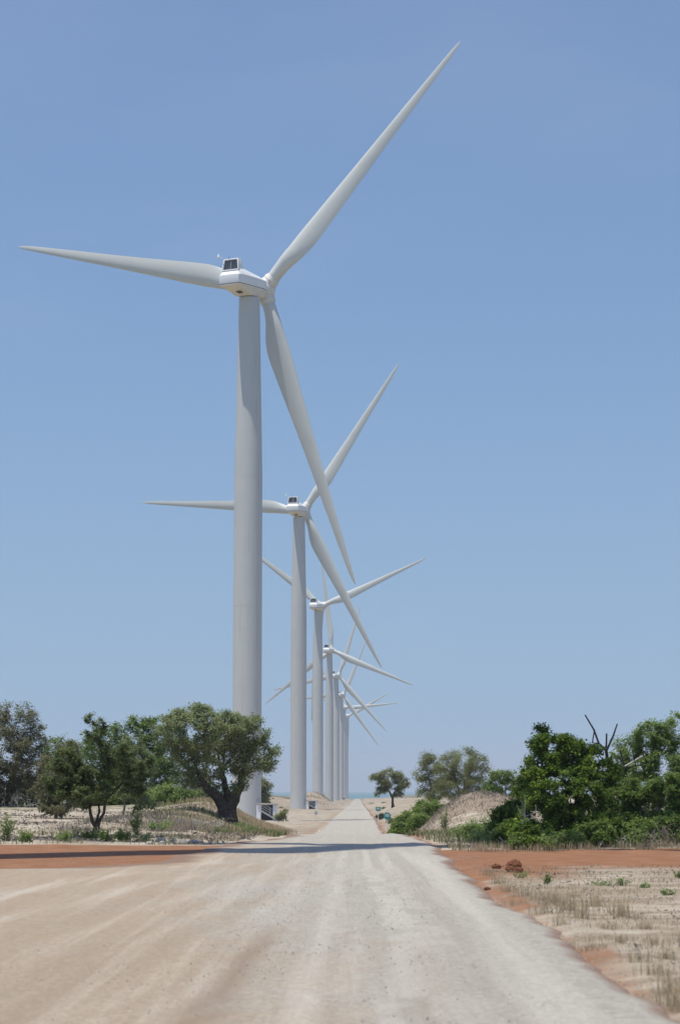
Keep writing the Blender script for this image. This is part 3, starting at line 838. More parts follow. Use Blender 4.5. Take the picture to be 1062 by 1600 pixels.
def in_blobs(blobs, n, rng, shell=0.5):
    w = np.array([b[3] * b[4] * b[5] for b in blobs]) ** 0.75; w /= w.sum()
    k = rng.choice(len(blobs), n, p=w)
    B = np.array(blobs)
    u = rng.normal(size=(n, 3)); u /= np.linalg.norm(u, axis=1, keepdims=True)
    r = rng.uniform(0, 1, n) ** (1 / 3.0); r = r * (1 - shell) + shell * rng.uniform(0.72, 1.0, n)
    return B[k, :3] + u * r[:, None] * B[k, 3:]

def grow(starts, attractors, step, kill, rng, iters=140, wig=0.25, up=0.0):
    """space colonisation; starts: list of (point, parent index)"""
    P = [np.array(p, dtype=float) for p, _ in starts]; par = [q for _, q in starts]
    A = attractors.copy(); n = len(A)
    near = np.full(n, 1e9); who = np.zeros(n, int); alive = np.ones(n, bool)
    new = list(range(len(P)))
    for it in range(iters):
        if not alive.any(): break
        Q = np.array([P[i] for i in new])
        D = np.linalg.norm(A[:, None, :] - Q[None], axis=2)
        j = D.argmin(1); dm = D[np.arange(n), j]
        upd = dm < near; near[upd] = dm[upd]; who[upd] = np.array(new)[j[upd]]
        alive &= near > kill
        idx = np.where(alive)[0]
        if len(idx) == 0: break
        new = []
        for w in np.unique(who[idx]):
            a = A[idx[who[idx] == w]]
            d = a - P[w]; d /= np.linalg.norm(d, axis=1, keepdims=True) + 1e-9
            d = d.sum(0); d /= np.linalg.norm(d) + 1e-9
            d = d + rng.normal(size=3) * wig; d[2] += up; d /= np.linalg.norm(d)
            new.append(len(P)); P.append(P[w] + d * step); par.append(w)
    return np.array(P), np.array(par)

def skeleton_mesh(P, par, rad, name, min_r):
    n = len(P); kids = [[] for _ in range(n)]
    for i in range(n):
        if par[i] >= 0: kids[par[i]].append(i)
    mb = MB(); todo = [i for i in range(n) if par[i] < 0]
    while todo:
        s = todo.pop()
        chain = [par[s], s] if par[s] >= 0 else [s]
        cur = s
        while kids[cur]:
            ks = sorted(kids[cur], key=lambda k: -rad[k])
            todo += ks[1:]
            cur = ks[0]; chain.append(cur)
        chain = [c for i, c in enumerate(chain) if i < 2 or rad[c] >= min_r]
        if len(chain) < 2 or rad[chain[1]] < min_r: continue
        rr = [rad[c] for c in chain]
        if par[s] >= 0: rr[0] = min(rr[0], rr[1] * 1.25)
        k = 10 if rr[0] > 0.15 else 6 if rr[0] > 0.05 else 4
        mb.tube([P[c] for c in chain], rr, k)
    return mb.mesh(name, smooth=60)

def make_tree(name, label, cat, base, limbs, blobs, n_attr, leaf_n, leaf_size, leaf_mat, bark_mat, seed, step=0.28, tip_r=0.010, trunk_r=0.2, spread=0.3,
              shell=0.35, min_r=0.012, tint_shift=0.0, group=None, exp=2.4, up=0.0, clump=0.5, holes=0.25, aspect=0.5, flat=0.75, bare=0.0):
    """base: world point; limbs: list of polylines (world points) from the base; blobs: (x,y,z,rx,ry,rz) crown volumes in world space"""
    rng = np.random.default_rng(seed)
    b = Vector(base)
    starts = []; forced = []
    for li, (pts, r0, r1) in enumerate(limbs):
        prev = -1; tot = len(pts)
        dense = []
        for i in range(tot - 1):
            a_, c_ = Vector(pts[i]), Vector(pts[i + 1]); m = max(1, int((c_ - a_).length / step))
            for q in range(m): dense.append(a_.lerp(c_, q / m))
        dense.append(Vector(pts[-1]))
        for i, p in enumerate(dense):
            p = p - b
            j = rng.normal(size=3) * step * 0.12 if 0 < i else np.zeros(3)
            f = i / max(1, len(dense) - 1)
            starts.append((np.array(p) + j, prev)); prev = len(starts) - 1
            flare = 1.0 + 0.55 * math.exp(-i * step / 0.35)
            forced.append((r0 * (1 - f) + r1 * f) * flare)
    B = [(x0 - b.x, y0 - b.y, z0 - b.z, rx0, ry0, rz0) for (x0, y0, z0, rx0, ry0, rz0) in blobs]
    A = in_blobs(B, n_attr, rng, shell)
    # open gaps: drop attractors where a coarse 3-d noise is low
    sc = 0.55 / max(0.6, clump * 2)
    g = (vnoise(A[:, 0] * sc + 9, A[:, 2] * sc + 3, seed) + vnoise(A[:, 1] * sc + 5, A[:, 2] * sc + 7, seed + 1)) / 2
    A = A[g > np.quantile(g, holes)]
    A = A[A[:, 2] > 0.12]
    P, par = grow(starts, A, step, step * 1.5, rng, up=up)
    n = len(P)
    rad = np.zeros(n); cnt = np.zeros(n)
    kidn = np.zeros(n, int)
    for i in range(n):
        if par[i] >= 0: kidn[par[i]] += 1
    acc = np.where(kidn == 0, tip_r ** exp, 0.0)
    order = np.argsort(-np.arange(n))
    for i in order:
        if par[i] >= 0: acc[par[i]] += acc[i]
    rad = acc ** (1 / exp)
    m = rad[:len(starts)].max() if len(starts) else 1
    rad = np.minimum(rad * 1.0, max(trunk_r, 0.02))
    for i, f in enumerate(forced): rad[i] = max(min(rad[i], f * 1.0), f) if f > 0 else rad[i]
    root = empty(name, b); tag(root, label, cat, group)
    link('trunk', skeleton_mesh(P, par, rad, 'trunk', min_r), root, bark_mat)
    # leaves around thin twigs
    tw = np.where((rad < 0.028 + tip_r) & (np.arange(n) >= len(starts)))[0]
    if bare > 0: tw = tw[rng.uniform(size=len(tw)) > bare]
    if len(tw):
        clone = P[tw]
        dens = vnoise(clone[:, 0] * 1.3 + 3, clone[:, 2] * 1.3 + clone[:, 1], seed + 5)
        p = (0.25 + dens); p /= p.sum()
        k = rng.choice(len(tw), leaf_n, p=p)
        off = np.clip(rng.normal(size=(leaf_n, 3)), -1.6, 1.6) * spread * np.array([1, 1, flat]) * rng.uniform(0.3, 1.15, leaf_n)[:, None]
        C = clone[k] + off
        keep = C[:, 2] > 0.03
        C = C[keep]; k = k[keep]; off = off[keep]
        cen = A.mean(0) if len(A) else np.zeros(3)
        N = (C - cen); N /= np.linalg.norm(N, axis=1, keepdims=True) + 1e-9
        N = N * 0.5 + np.array([0, 0, 0.8])
        tint = np.clip(rng.normal(0.48, 0.24, len(C)) + (vnoise(C[:, 0] * .9, C[:, 2] * .9 + C[:, 1] * .5, seed + 9) - .5) * 0.5 + tint_shift, 0, 1)
        V, F, T = leaf_arrays(C, N, leaf_size, rng, aspect=aspect, tint=tint, droop=0.25)
        me = np_mesh('crown', V, F); attr(me, 'tint', T)
        link('crown', me, root, leaf_mat)
    return root

def pxblobs(lst, D, seed, depth=1.0):
    """crown volumes given by their centre and half-size in photo pixels at distance D"""
    rng = random.Random(seed); out = []
    for (a, b, ra, rb) in lst:
        p = at(a, b, D); k = D / F_PX
        ry0 = ra * k * depth
        out.append((p.x, p.y + rng.uniform(-0.45, 0.45) * ry0, p.z, ra * k, ry0, rb * k))
    return out
def gp(px, D, dx=0.0):
    X = px_x(px, D) + dx; return Vector((X, D, tz(X, D) - 0.05))
def L(D, *pts, seed=0, amp=0.0):
    rng = random.Random(seed)
    return [at(a, b, D) + Vector((0, rng.uniform(-amp, amp) * i, 0)) for i, (a, b) in enumerate(pts)]

# ------------------------------------------------------------------ trees and bushes, left
D = 134; b = gp(355, D)
make_tree('spreading_tree', 'big spreading tree with stout dark forked trunk before the tallest tower', 'tree', b,
          [([b, at(353, 1268, D), at(345, 1250, D), at(330, 1236, D) + Vector((0, -.3, 0)), at(312, 1212, D) + Vector((0, -.5, 0))], 0.50, 0.16),
           ([b + Vector((.1, .05, 0)), at(358, 1265, D), at(366, 1248, D), at(374, 1230, D) + Vector((0, .3, 0)), at(378, 1205, D) + Vector((0, .6, 0))], 0.48, 0.15),
           ([at(358, 1252, D), at(350, 1225, D) + Vector((0, .5, 0)), at(342, 1190, D) + Vector((0, .8, 0))], 0.24, 0.10)],
          pxblobs([(318, 1138, 72, 40), (375, 1148, 52, 38), (412, 1178, 30, 38), (270, 1150, 34, 40), (285, 1195, 34, 34), (320, 1190, 40, 40), (380, 1190, 36, 30), (330, 1228, 26, 18), (298, 1222, 22, 18), (372, 1228, 20, 12)], D, 1, 1.0),
          1350, 88000, 0.115, M['leaf_olive'], M['bark_dark'], 11, step=0.27, trunk_r=0.28, spread=0.22, shell=0.5, holes=0.10)

D = 88; b = gp(150, D)
make_tree('small_tree', 'loose dark green tree on two thin crooked stems at the edge of the red track', 'tree', b,
          [([b, at(149, 1292, D), at(141, 1272, D), at(143, 1252, D), at(135, 1228, D) + Vector((0, .3, 0))], 0.085, 0.05),
           ([b + Vector((.08, 0, 0)), at(153, 1292, D), at(161, 1270, D), at(166, 1250, D) + Vector((0, -.2, 0)), at(190, 1225, D)], 0.075, 0.045),
           ([at(149, 1290, D), at(154, 1275, D), at(156, 1252, D) + Vector((0, .4, 0)), at(160, 1220, D) + Vector((0, .6, 0))], 0.05, 0.035)],
          pxblobs([(140, 1140, 34, 26), (96, 1158, 32, 24), (185, 1152, 38, 30), (214, 1180, 34, 42), (104, 1212, 44, 32), (160, 1195, 44, 38), (130, 1240, 54, 18), (200, 1232, 34, 22), (85, 1185, 22, 22)], D, 2, 1.0),
          1150, 36000, 0.105, M['leaf_dull'], M['bark_dark'], 12, step=0.19, trunk_r=0.075, spread=0.125, shell=0.4, holes=0.36, clump=0.28, tint_shift=-0.05)

D = 162; b = gp(228, D)
make_tree('green_tree', 'bushy green tree behind and between the small tree and the big spreading tree', 'tree', b,
          [([b, at(226, 1240, D), at(218, 1210, D)], 0.18, 0.08), ([b + Vector((.3, 0, 0)), at(236, 1238, D), at(244, 1205, D)], 0.16, 0.07)],
          pxblobs([(205, 1148, 40, 32), (238, 1140, 32, 26), (258, 1180, 30, 40), (225, 1200, 50, 44), (268, 1222, 40, 28), (180, 1205, 34, 44), (160, 1170, 34, 34)], D, 3, 1.0),
          560, 35000, 0.16, M['leaf_green'], M['bark'], 13, step=0.33, trunk_r=0.16, spread=0.26, holes=0.15, tint_shift=-0.06)

D = 150; b = gp(12, D)
make_tree('twiggy_tree', 'brownish grey-green twiggy tree at the left edge of the sand', 'tree', b,
          [([b, at(14, 1240, D), at(24, 1205, D), at(34, 1180, D)], 0.16, 0.07), ([b + Vector((-.4, .2, 0)), at(2, 1240, D), at(-12, 1200, D)], 0.15, 0.07), ([b + Vector((.4, -.2, 0)), at(30, 1245, D), at(52, 1215, D)], 0.11, 0.05)],
          pxblobs([(22, 1124, 44, 32), (-25, 1135, 44, 40), (54, 1158, 30, 36), (10, 1175, 64, 40), (-40, 1190, 44, 44), (45, 1206, 46, 40), (0, 1222, 64, 30)], D, 4, 1.0),
          1000, 52000, 0.13, M['leaf_brown'], M['bark'], 14, step=0.30, trunk_r=0.16, spread=0.26, holes=0.06, min_r=0.010)

D = 149; b = gp(60, D)
make_tree('thicket_bush', 'dark tangled thicket on the sand under the brownish twiggy tree', 'bush', b,
          [([b, at(58, 1240, D)], 0.08, 0.04), ([b + Vector((1.2, 0, 0)), at(92, 1240, D)], 0.07, 0.04), ([b + Vector((-1.5, 0, 0)), at(20, 1240, D)], 0.08, 0.04)],
          pxblobs([(30, 1236, 44, 22), (85, 1240, 30, 18), (60, 1225, 40, 18), (-15, 1238, 36, 22)], D, 5, 0.8), 420, 17500, 0.13, M['leaf_brown'], M['bark'], 15, step=0.28, spread=0.24, tint_shift=-0.12, holes=0.1)
D = 172; b = gp(110, D)
make_tree('background_bush', 'dark green bush behind the thin-stemmed tree', 'bush', b,
          [([b, at(110, 1230, D)], 0.09, 0.04)], pxblobs([(100, 1215, 46, 40), (150, 1230, 46, 26), (88, 1178, 32, 32), (120, 1190, 34, 34)], D, 6, 0.9), 420, 19250, 0.17, M['leaf_green'], M['bark'], 16, step=0.32, spread=0.3, holes=0.1, tint_shift=-0.05)
D = 118; b = gp(92, D)
make_tree('grey_bush', 'dull grey-green bush between the brownish twiggy tree and the thin-stemmed tree', 'bush', b,
          [([b, at(92, 1255, D), at(88, 1210, D)], 0.07, 0.035), ([b + Vector((.3, 0, 0)), at(108, 1250, D), at(118, 1215, D)], 0.06, 0.03)],
          pxblobs([(84, 1205, 34, 36), (108, 1178, 28, 30), (75, 1240, 30, 22), (118, 1232, 34, 24), (88, 1260, 38, 14)], D, 61, 0.9), 520, 15000, 0.115, M['leaf_brown'], M['bark'], 61, step=0.24, trunk_r=0.07, spread=0.17, holes=0.15, tint_shift=-0.05)
D = 124; b = gp(196, D)
make_tree('olive_bush', 'dull olive bush filling the gap right of the thin-stemmed tree', 'bush', b,
          [([b, at(196, 1255, D), at(192, 1215, D)], 0.07, 0.035), ([b + Vector((.4, 0, 0)), at(218, 1250, D), at(228, 1210, D)], 0.06, 0.03)],
          pxblobs([(190, 1195, 30, 36), (222, 1205, 32, 40), (205, 1168, 26, 24), (182, 1235, 26, 20), (212, 1256, 36, 14)], D, 62, 0.9), 520, 15000, 0.115, M['leaf_olive'], M['bark'], 62, step=0.24, trunk_r=0.07, spread=0.17, holes=0.2, tint_shift=-0.12)
for k, (px_, D, rx_, ry_, lab, mt) in enumerate((
        (205, 150, 34, 19, 'bright green low shrub on the bank left of the spreading tree', 'leaf_weed'),
        (266, 152, 40, 20, 'bright green low shrub directly left of the stout forked trunk', 'leaf_weed'),
        (160, 151, 36, 18, 'green low shrub on the bank behind the thin-stemmed tree', 'leaf_green'),
        (316, 156, 24, 16, 'grey-green low shrub behind the stout forked trunk', 'leaf_olive'))):
    b = gp(px_, D); cz = b.z + ry_ * D / F_PX * 0.8
    k_ = D / F_PX
    make_tree('low_shrub', lab, 'shrub', b, [([b, Vector((b.x, b.y, cz))], 0.05, 0.03), ([b + Vector((.5, 0, 0)), Vector((b.x + rx_ * k_ * .5, b.y, cz))], 0.04, 0.02)],
              [(b.x, b.y, cz, rx_ * k_, rx_ * k_ * .8, ry_ * k_), (b.x + rx_ * k_ * .6, b.y, cz - .2, rx_ * k_ * .6, rx_ * k_ * .6, ry_ * k_ * .7)],
              260, 12250, 0.14, M[mt], M['bark'], 30 + k, step=0.26, spread=0.24, holes=0.08, tint_shift=0.1 if mt == 'leaf_weed' else 0)
D = 335; b = gp(408, D)
make_tree('dune_bush', 'grey-green bush on the dune right of the tallest tower', 'bush', b,
          [([b, at(408, 1245, D)], 0.14, 0.06)], pxblobs([(400, 1228, 24, 20), (414, 1240, 14, 20), (395, 1252, 30, 14)], D, 7, 1.0), 320, 14000, 0.26, M['leaf_grey'], M['bark'], 17, step=0.5, spread=0.45, holes=0.08)
D = 300; b = gp(448, D, 0)
make_tree('pad_shrub', 'small green shrub beside the entrance stairs of the tallest turbine', 'shrub', b,
          [([b, at(446, 1272, D)], 0.05, 0.03)], pxblobs([(442, 1270, 9, 10), (436, 1275, 8, 8)], D, 8, 1.0), 80, 1500, 0.22, M['leaf_grey'], M['bark'], 18, step=0.3, spread=0.3)

# ------------------------------------------------------------------ trees and bushes, right
D = 380; b = gp(613, D)
make_tree('umbrella_tree', 'small far tree with bare trunk and rounded grey-green crown at the road', 'tree', b,
          [([b, at(613, 1248, D), at(608, 1238, D), at(600, 1226, D)], 0.24, 0.12), ([at(612, 1247, D), at(618, 1235, D), at(624, 1224, D)], 0.16, 0.09)],
          pxblobs([(605, 1215, 26, 16), (580, 1214, 10, 9), (625, 1222, 15, 16), (597, 1228, 14, 13), (590, 1240, 6, 7), (622, 1236, 12, 11)], D, 9, 1.0),
          420, 15750, 0.24, M['leaf_grey'], M['bark_dark'], 19, step=0.5, trunk_r=0.2, spread=0.42, holes=0.12, min_r=0.02, tint_shift=-.05)
D = 236; b = gp(672, D)
make_tree('feathery_tree', 'slender feathery grey tree left of the round dark one behind the dune', 'tree', b,
          [([b, at(672, 1230, D), at(668, 1205, D)], 0.16, 0.07)], pxblobs([(670, 1190, 20, 16), (660, 1212, 16, 20), (684, 1212, 22, 26), (674, 1238, 26, 16)], D, 10, 1.0),
          330, 15750, 0.19, M['leaf_grey'], M['bark'], 20, step=0.36, trunk_r=0.14, spread=0.36, holes=0.03, aspect=0.3)
D = 228; b = gp(718, D)
make_tree('round_tree', 'rounded grey-green tree standing behind the grassy dune', 'tree', b,
          [([b, at(716, 1235, D), at(708, 1205, D)], 0.2, 0.09), ([b + Vector((.3, 0, 0)), at(724, 1235, D), at(736, 1205, D)], 0.17, 0.08)],
          pxblobs([(724, 1190, 38, 24), (698, 1208, 26, 28), (744, 1206, 24, 30), (720, 1228, 44, 24), (704, 1186, 20, 16)], D, 11, 1.0),
          560, 28000, 0.18, M['leaf_grey'], M['bark'], 21, step=0.36, trunk_r=0.16, spread=0.36, holes=0.02, aspect=0.3, tint_shift=-.06)
D = 196; b = gp(790, D)
make_tree('dune_shrub', 'loose green bush between the grassy dune and the tall thicket', 'bush', b,
          [([b, at(788, 1230, D)], 0.09, 0.05)], pxblobs([(778, 1214, 18, 15), (798, 1222, 20, 18), (772, 1232, 20, 12), (812, 1236, 18, 12)], D, 12, 1.0), 240, 9100, 0.18, M['leaf_green'], M['bark'], 22, step=0.34, spread=0.27, holes=0.2)
for k, (px_, D, rx_, ry_, lab) in enumerate((
        (640, 166, 24, 24, 'green shrub on the right roadside beside the teal marker sign'),
        (668, 172, 26, 24, 'green shrub climbing the left flank of the grassy dune'),
        (622, 158, 14, 12, 'small green shrub at the foot of the teal marker sign'),
        (655, 150, 16, 12, 'low green shrub at the lower left foot of the grassy dune'))):
    b = gp(px_, D); k_ = D / F_PX; cz = b.z + ry_ * k_ * 0.75
    make_tree('roadside_shrub', lab, 'shrub', b, [([b, Vector((b.x, b.y, cz))], 0.05, 0.03), ([b + Vector((-.3, 0.2, 0)), Vector((b.x - rx_ * k_ * .5, b.y, cz))], 0.04, 0.02)],
              [(b.x, b.y, cz, rx_ * k_, rx_ * k_, ry_ * k_), (b.x - rx_ * k_ * .6, b.y - .3, cz - .2, rx_ * k_ * .6, rx_ * k_ * .6, ry_ * k_ * .6)],
              240, 11375, 0.13, M['leaf_green'], M['bark'], 40 + k, step=0.24, spread=0.22, holes=0.06, tint_shift=0.04)
for k, (px_, D, w_, h_, lab) in enumerate(((600, 262, 8, 5, 'tiny far shrub beside the road past the first sign'), (585, 330, 10, 5, 'tiny far shrub at the right road edge before the small far tree'))):
    b = gp(px_ + 10, D); k_ = D / F_PX
    make_tree('verge_shrub', lab, 'shrub', b, [([b, b + Vector((0, 0, h_ * k_))], 0.04, 0.02)], [(b.x, b.y, b.z + h_ * k_ * .7, w_ * k_, w_ * k_, h_ * k_)], 70, 1200, 0.2, M['leaf_grey'], M['bark'], 50 + k, step=0.3, spread=0.25)

D = 77; b = gp(868, D)
make_tree('tall_thicket', 'tall dense dark green thicket at the right side, nearest its left end', 'bush', b,
          [([b, at(866, 1290, D), at(850, 1240, D), at(845, 1190, D)], 0.10, 0.045), ([b + Vector((.5, .3, 0)), at(890, 1285, D), at(905, 1235, D), at(890, 1180, D)], 0.10, 0.045), ([b + Vector((-.9, 0, 0)), at(822, 1290, D), at(815, 1250, D)], 0.07, 0.04),
           ([b + Vector((1.3, 0, 0)), at(935, 1290, D), at(940, 1245, D)], 0.08, 0.04)],
          pxblobs([(868, 1170, 48, 28), (950, 1212, 26, 28), (925, 1190, 24, 22), (846, 1152, 24, 18), (900, 1185, 40, 34), (836, 1205, 28, 36), (880, 1235, 70, 48), (930, 1235, 36, 44), (840, 1272, 54, 44), (905, 1290, 66, 44), (800, 1292, 34, 38), (948, 1296, 34, 36), (822, 1318, 50, 18), (900, 1322, 70, 16)], D, 13, 0.85),
          1800, 120000, 0.10, M['leaf_deep'], M['bark'], 23, step=0.20, trunk_r=0.09, spread=0.15, shell=0.6, holes=0.13, clump=0.4, tint_shift=-0.10)
D = 79; b = gp(792, D)
make_tree('side_thicket', 'dark green bush at the left end of the thicket, against the grassy dune', 'bush', b,
          [([b, at(792, 1300, D), at(790, 1270, D)], 0.05, 0.025), ([b + Vector((.25, 0, 0)), at(806, 1295, D), at(812, 1262, D)], 0.045, 0.02)],
          pxblobs([(788, 1290, 26, 34), (804, 1262, 24, 26), (818, 1232, 20, 24), (800, 1316, 34, 16)], D, 63, 0.9),
          420, 22000, 0.10, M['leaf_deep'], M['bark'], 63, step=0.18, trunk_r=0.05, spread=0.14, shell=0.5, holes=0.08, tint_shift=-0.1)
D = 96; b = gp(1030, D)
make_tree('pale_thicket', 'tall lighter grey-green bush rising behind at the right edge', 'bush', b,
          [([b, at(1025, 1260, D), at(1015, 1200, D)], 0.1, 0.05), ([b + Vector((.6, 0, 0)), at(1055, 1260, D), at(1065, 1200, D)], 0.1, 0.05), ([b + Vector((-.6, 0, 0)), at(990, 1270, D), at(980, 1215, D)], 0.08, 0.04)],
          pxblobs([(1018, 1150, 46, 28), (1062, 1148, 44, 34), (985, 1172, 34, 30), (965, 1195, 24, 26), (1030, 1205, 66, 44), (1100, 1200, 50, 60), (1000, 1255, 60, 50), (1070, 1265, 60, 50)], D, 14, 0.85),
          1300, 78000, 0.105, M['leaf_weed'], M['bark'], 24, step=0.25, trunk_r=0.09, spread=0.18, shell=0.5, holes=0.12, tint_shift=0.0)
D = 81; b = gp(1020, D)
make_tree('right_thicket', 'mixed green thicket with bare grey twigs at the lower right edge', 'bush', b,
          [([b, at(1015, 1300, D), at(1000, 1260, D)], 0.08, 0.04), ([b + Vector((.6, 0, 0)), at(1050, 1300, D), at(1055, 1250, D)], 0.08, 0.04)],
          pxblobs([(990, 1245, 44, 32), (1045, 1240, 46, 36), (1000, 1285, 44, 36), (1060, 1290, 50, 40), (1100, 1270, 40, 60), (1030, 1315, 60, 18)], D, 15, 0.8),
          1000, 60000, 0.10, M['leaf_green'], M['bark'], 25, step=0.20, trunk_r=0.07, spread=0.15, shell=0.5, holes=0.16, clump=0.4, tint_shift=-0.1)

for k, (px_, D, rx_, ry_, lab, mt) in enumerate((
        (818, 74.5, 30, 24, 'leafy green shrub closing the foot of the tall thicket at its left', 'leaf_deep'),
        (872, 74.8, 34, 22, 'leafy green shrub at the foot of the tall thicket, middle', 'leaf_deep'),
        (925, 75.2, 34, 24, 'leafy green shrub at the foot of the tall thicket, right', 'leaf_green'),
        (985, 76.0, 36, 28, 'green shrub between the tall thicket and the bare grey twigs', 'leaf_green'),
        (1050, 77.0, 36, 34, 'green shrub behind the bare grey twigs at the right edge', 'leaf_green'),
        (740, 84, 26, 16, 'light green leafy shrub in front of the grassy dune', 'leaf_weed'),
        (772, 79, 24, 18, 'light green leafy shrub just left of the thicket', 'leaf_weed'))):
    b = gp(px_, D); k_ = D / F_PX; cz = b.z + ry_ * k_ * 0.9
    make_tree('foot_shrub', lab, 'shrub', b, [([b, Vector((b.x, b.y, cz))], 0.03, 0.015), ([b + Vector((.2, 0, 0)), Vector((b.x + rx_ * k_ * .6, b.y, cz))], 0.025, 0.012), ([b + Vector((-.2, 0, 0)), Vector((b.x - rx_ * k_ * .6, b.y, cz))], 0.025, 0.012)],
              [(b.x, b.y, cz, rx_ * k_, rx_ * k_ * .7, ry_ * k_), (b.x, b.y - .1, b.z + .22, rx_ * k_ * 1.1, rx_ * k_ * .7, .22)],
              260, 5200, 0.10, M[mt], M['bark'], 70 + k, step=0.15, spread=0.12, holes=0.1, tint_shift=0.06, tip_r=0.006)

def copy_bush(src, X, Y, rz, sc, label):
    c = src.copy(); COL.objects.link(c); c.location = (X, Y, tz(X, Y) - 0.1); c.rotation_euler = (0, 0, rz); c.scale = (sc, sc, sc); c['label'] = label
    for ch in src.children:
        d = ch.copy(); COL.objects.link(d); d.parent = c
src = [o for o in bpy.data.objects if o.name.startswith('tall_thicket') and o.parent is None][0]
copy_bush(src, 18.5, 84, 2.2, 0.95, 'green thicket continuing the belt beyond the right edge, nearest')
copy_bush(src, 26.0, 92, 4.0, 1.05, 'green thicket continuing the belt beyond the right edge, farther')
src = [o for o in bpy.data.objects if o.name.startswith('twiggy_tree') and o.parent is None][0]
copy_bush(src, -34.0, 150, 2.0, 0.95, 'brownish twiggy tree standing beyond the left edge')

# charred snag above the thicket
D = 84
b = gp(962, D)
root = empty('charred_snag', b); tag(root, 'charred bare dead tree sticking up above the right thickets', 'dead tree')
def snag_part(nm, pts, r0, r1, mat, par, D, amp=0.0, seed=0, org=None):
    rng = random.Random(seed)
    W = [at(a_, c_, D) - org + Vector((0, rng.uniform(-amp, amp), 0)) for a_, c_ in pts]
    n = len(W); m = MB(); m.tube(W, [r0 + (r1 - r0) * i / (n - 1) for i in range(n)], 7)
    return link(nm, m.mesh(nm, smooth=50), par, mat)
bo = Vector(b)
snag_part('trunk', [(962, 1338), (958, 1290), (955, 1240), (950, 1200), (946, 1172)], 0.085, 0.06, M['charred'], root, D, org=bo)
SN = 0.68
for pts, r0, r1 in (([(946, 1172), (935, 1162), (927, 1140), (913, 1117)], .075, .04), ([(934, 1162), (925, 1160), (928, 1140)], .05, .035), ([(946, 1174), (947, 1160), (947, 1146)], .06, .045),
                    ([(946, 1174), (957, 1150), (964, 1131)], .07, .04), ([(955, 1230), (975, 1200), (968, 1186), (963, 1180)], .06, .04), ([(975, 1202), (973, 1190), (968, 1172)], .055, .04),
                    ([(975, 1205), (992, 1195), (987, 1172)], .05, .035), ([(992, 1197), (1010, 1192), (1003, 1178), (1004, 1166)], .05, .03), ([(955, 1215), (945, 1190), (935, 1180)], .05, .03)):
    snag_part('branch', pts, r0 * SN, r1 * SN, M['charred'], root, D, 0.1, int(r0 * 999) + pts[0][0], bo)
snag_part('branch', [(955, 1222), (966, 1203), (985, 1192), (1007, 1179)], .045, .03, M['bark_pale'], root, D, org=bo)

# pale forked dead branches in front of the thicket
D = 75.4
for lab, bx, pl in (('pale forked bare branch standing before the left end of the thicket', 812, [([(812, 1338), (813, 1318), (815, 1292), (819, 1276)], .05, .035), ([(819, 1276), (812, 1268), (807, 1258)], .03, .018), ([(819, 1276), (830, 1272), (837, 1266), (836, 1257)], .03, .018), ([(819, 1276), (820, 1258), (818, 1240)], .022, .012), ([(815, 1292), (826, 1280), (834, 1277)], .022, .012)]),
                    ('pale V-shaped bare branch lying low at the foot of the thicket', 793, [([(792, 1336), (792, 1322), (788, 1316), (779, 1308)], .035, .02), ([(792, 1324), (798, 1314), (807, 1304)], .04, .022)])):
    b = gp(bx, D); root = empty('bare_branch', b); tag(root, lab, 'branch')
    for j, (pts, r0, r1) in enumerate(pl): snag_part('stem' if j == 0 else 'twig', pts, r0 * .6, r1 * .7, M['bark_pale'], root, D, 0.05, j, Vector(b))

# dry brushwood at the lower right
def brushwood(bx, D, w, h, n, lab, seed, mat):
    rng = np.random.default_rng(seed); b = gp(bx, D)
    k_ = D / F_PX
    starts = []
    for i in range(n):
        x0 = rng.uniform(-w, w) * k_; p = np.array([x0, rng.uniform(-.5, .5), 0.0])
        d = np.array([rng.normal() * .5, rng.normal() * .4, 1.0]); d /= np.linalg.norm(d)
        prev = -1; ln = h * k_ * rng.uniform(.5, 1.1); m = 7
        for q in range(m):
            starts.append((p.copy(), prev)); prev = len(starts) - 1
            d = d + rng.normal(size=3) * .22; d /= np.linalg.norm(d); p = p + d * ln / m
            if q > 1 and rng.uniform() < .75:
                dd = d + rng.normal(size=3) * .8; dd /= np.linalg.norm(dd); pp = p.copy(); pv = prev
                for s_ in range(3):
                    pp = pp + dd * ln / m * .8; dd = dd + rng.normal(size=3) * .3; dd /= np.linalg.norm(dd)
                    starts.append((pp.copy(), pv)); pv = len(starts) - 1
    P = np.array([s[0] for s in starts]); par = np.array([s[1] for s in starts])
    rad = np.array([0.014 if q < 0 else 0.011 for q in par]); 
    for i in range(len(par)):
        if par[i] >= 0: rad[i] = max(0.0045, rad[par[i]] * 0.88)
    o = link('dry_brushwood', skeleton_mesh(P, par, rad, 'dry_brushwood', 0.004), None, mat); o.location = b
    tag(o, lab, 'brushwood', kind='stuff'); return o
brushwood(1030, 74.6, 32, 42, 20, 'tangle of bare grey twigs at the lower right edge by the red track', 5, M['bark'])
brushwood(940, 75, 60, 22, 22, 'thin bare twigs along the foot of the dense dark green thicket', 6, M['bark_pale'])
brushwood(30, 148, 40, 30, 26, 'pale bare brush under the brownish twiggy tree', 7, M['bark_pale'])
brushwood(118, 86, 34, 26, 16, 'dead twigs lying left of the thin crooked stems', 8, M['bark'])
brushwood(300, 112, 55, 14, 40, 'grey dry brush on the bank left of the spreading tree', 9, M['bark_pale'])

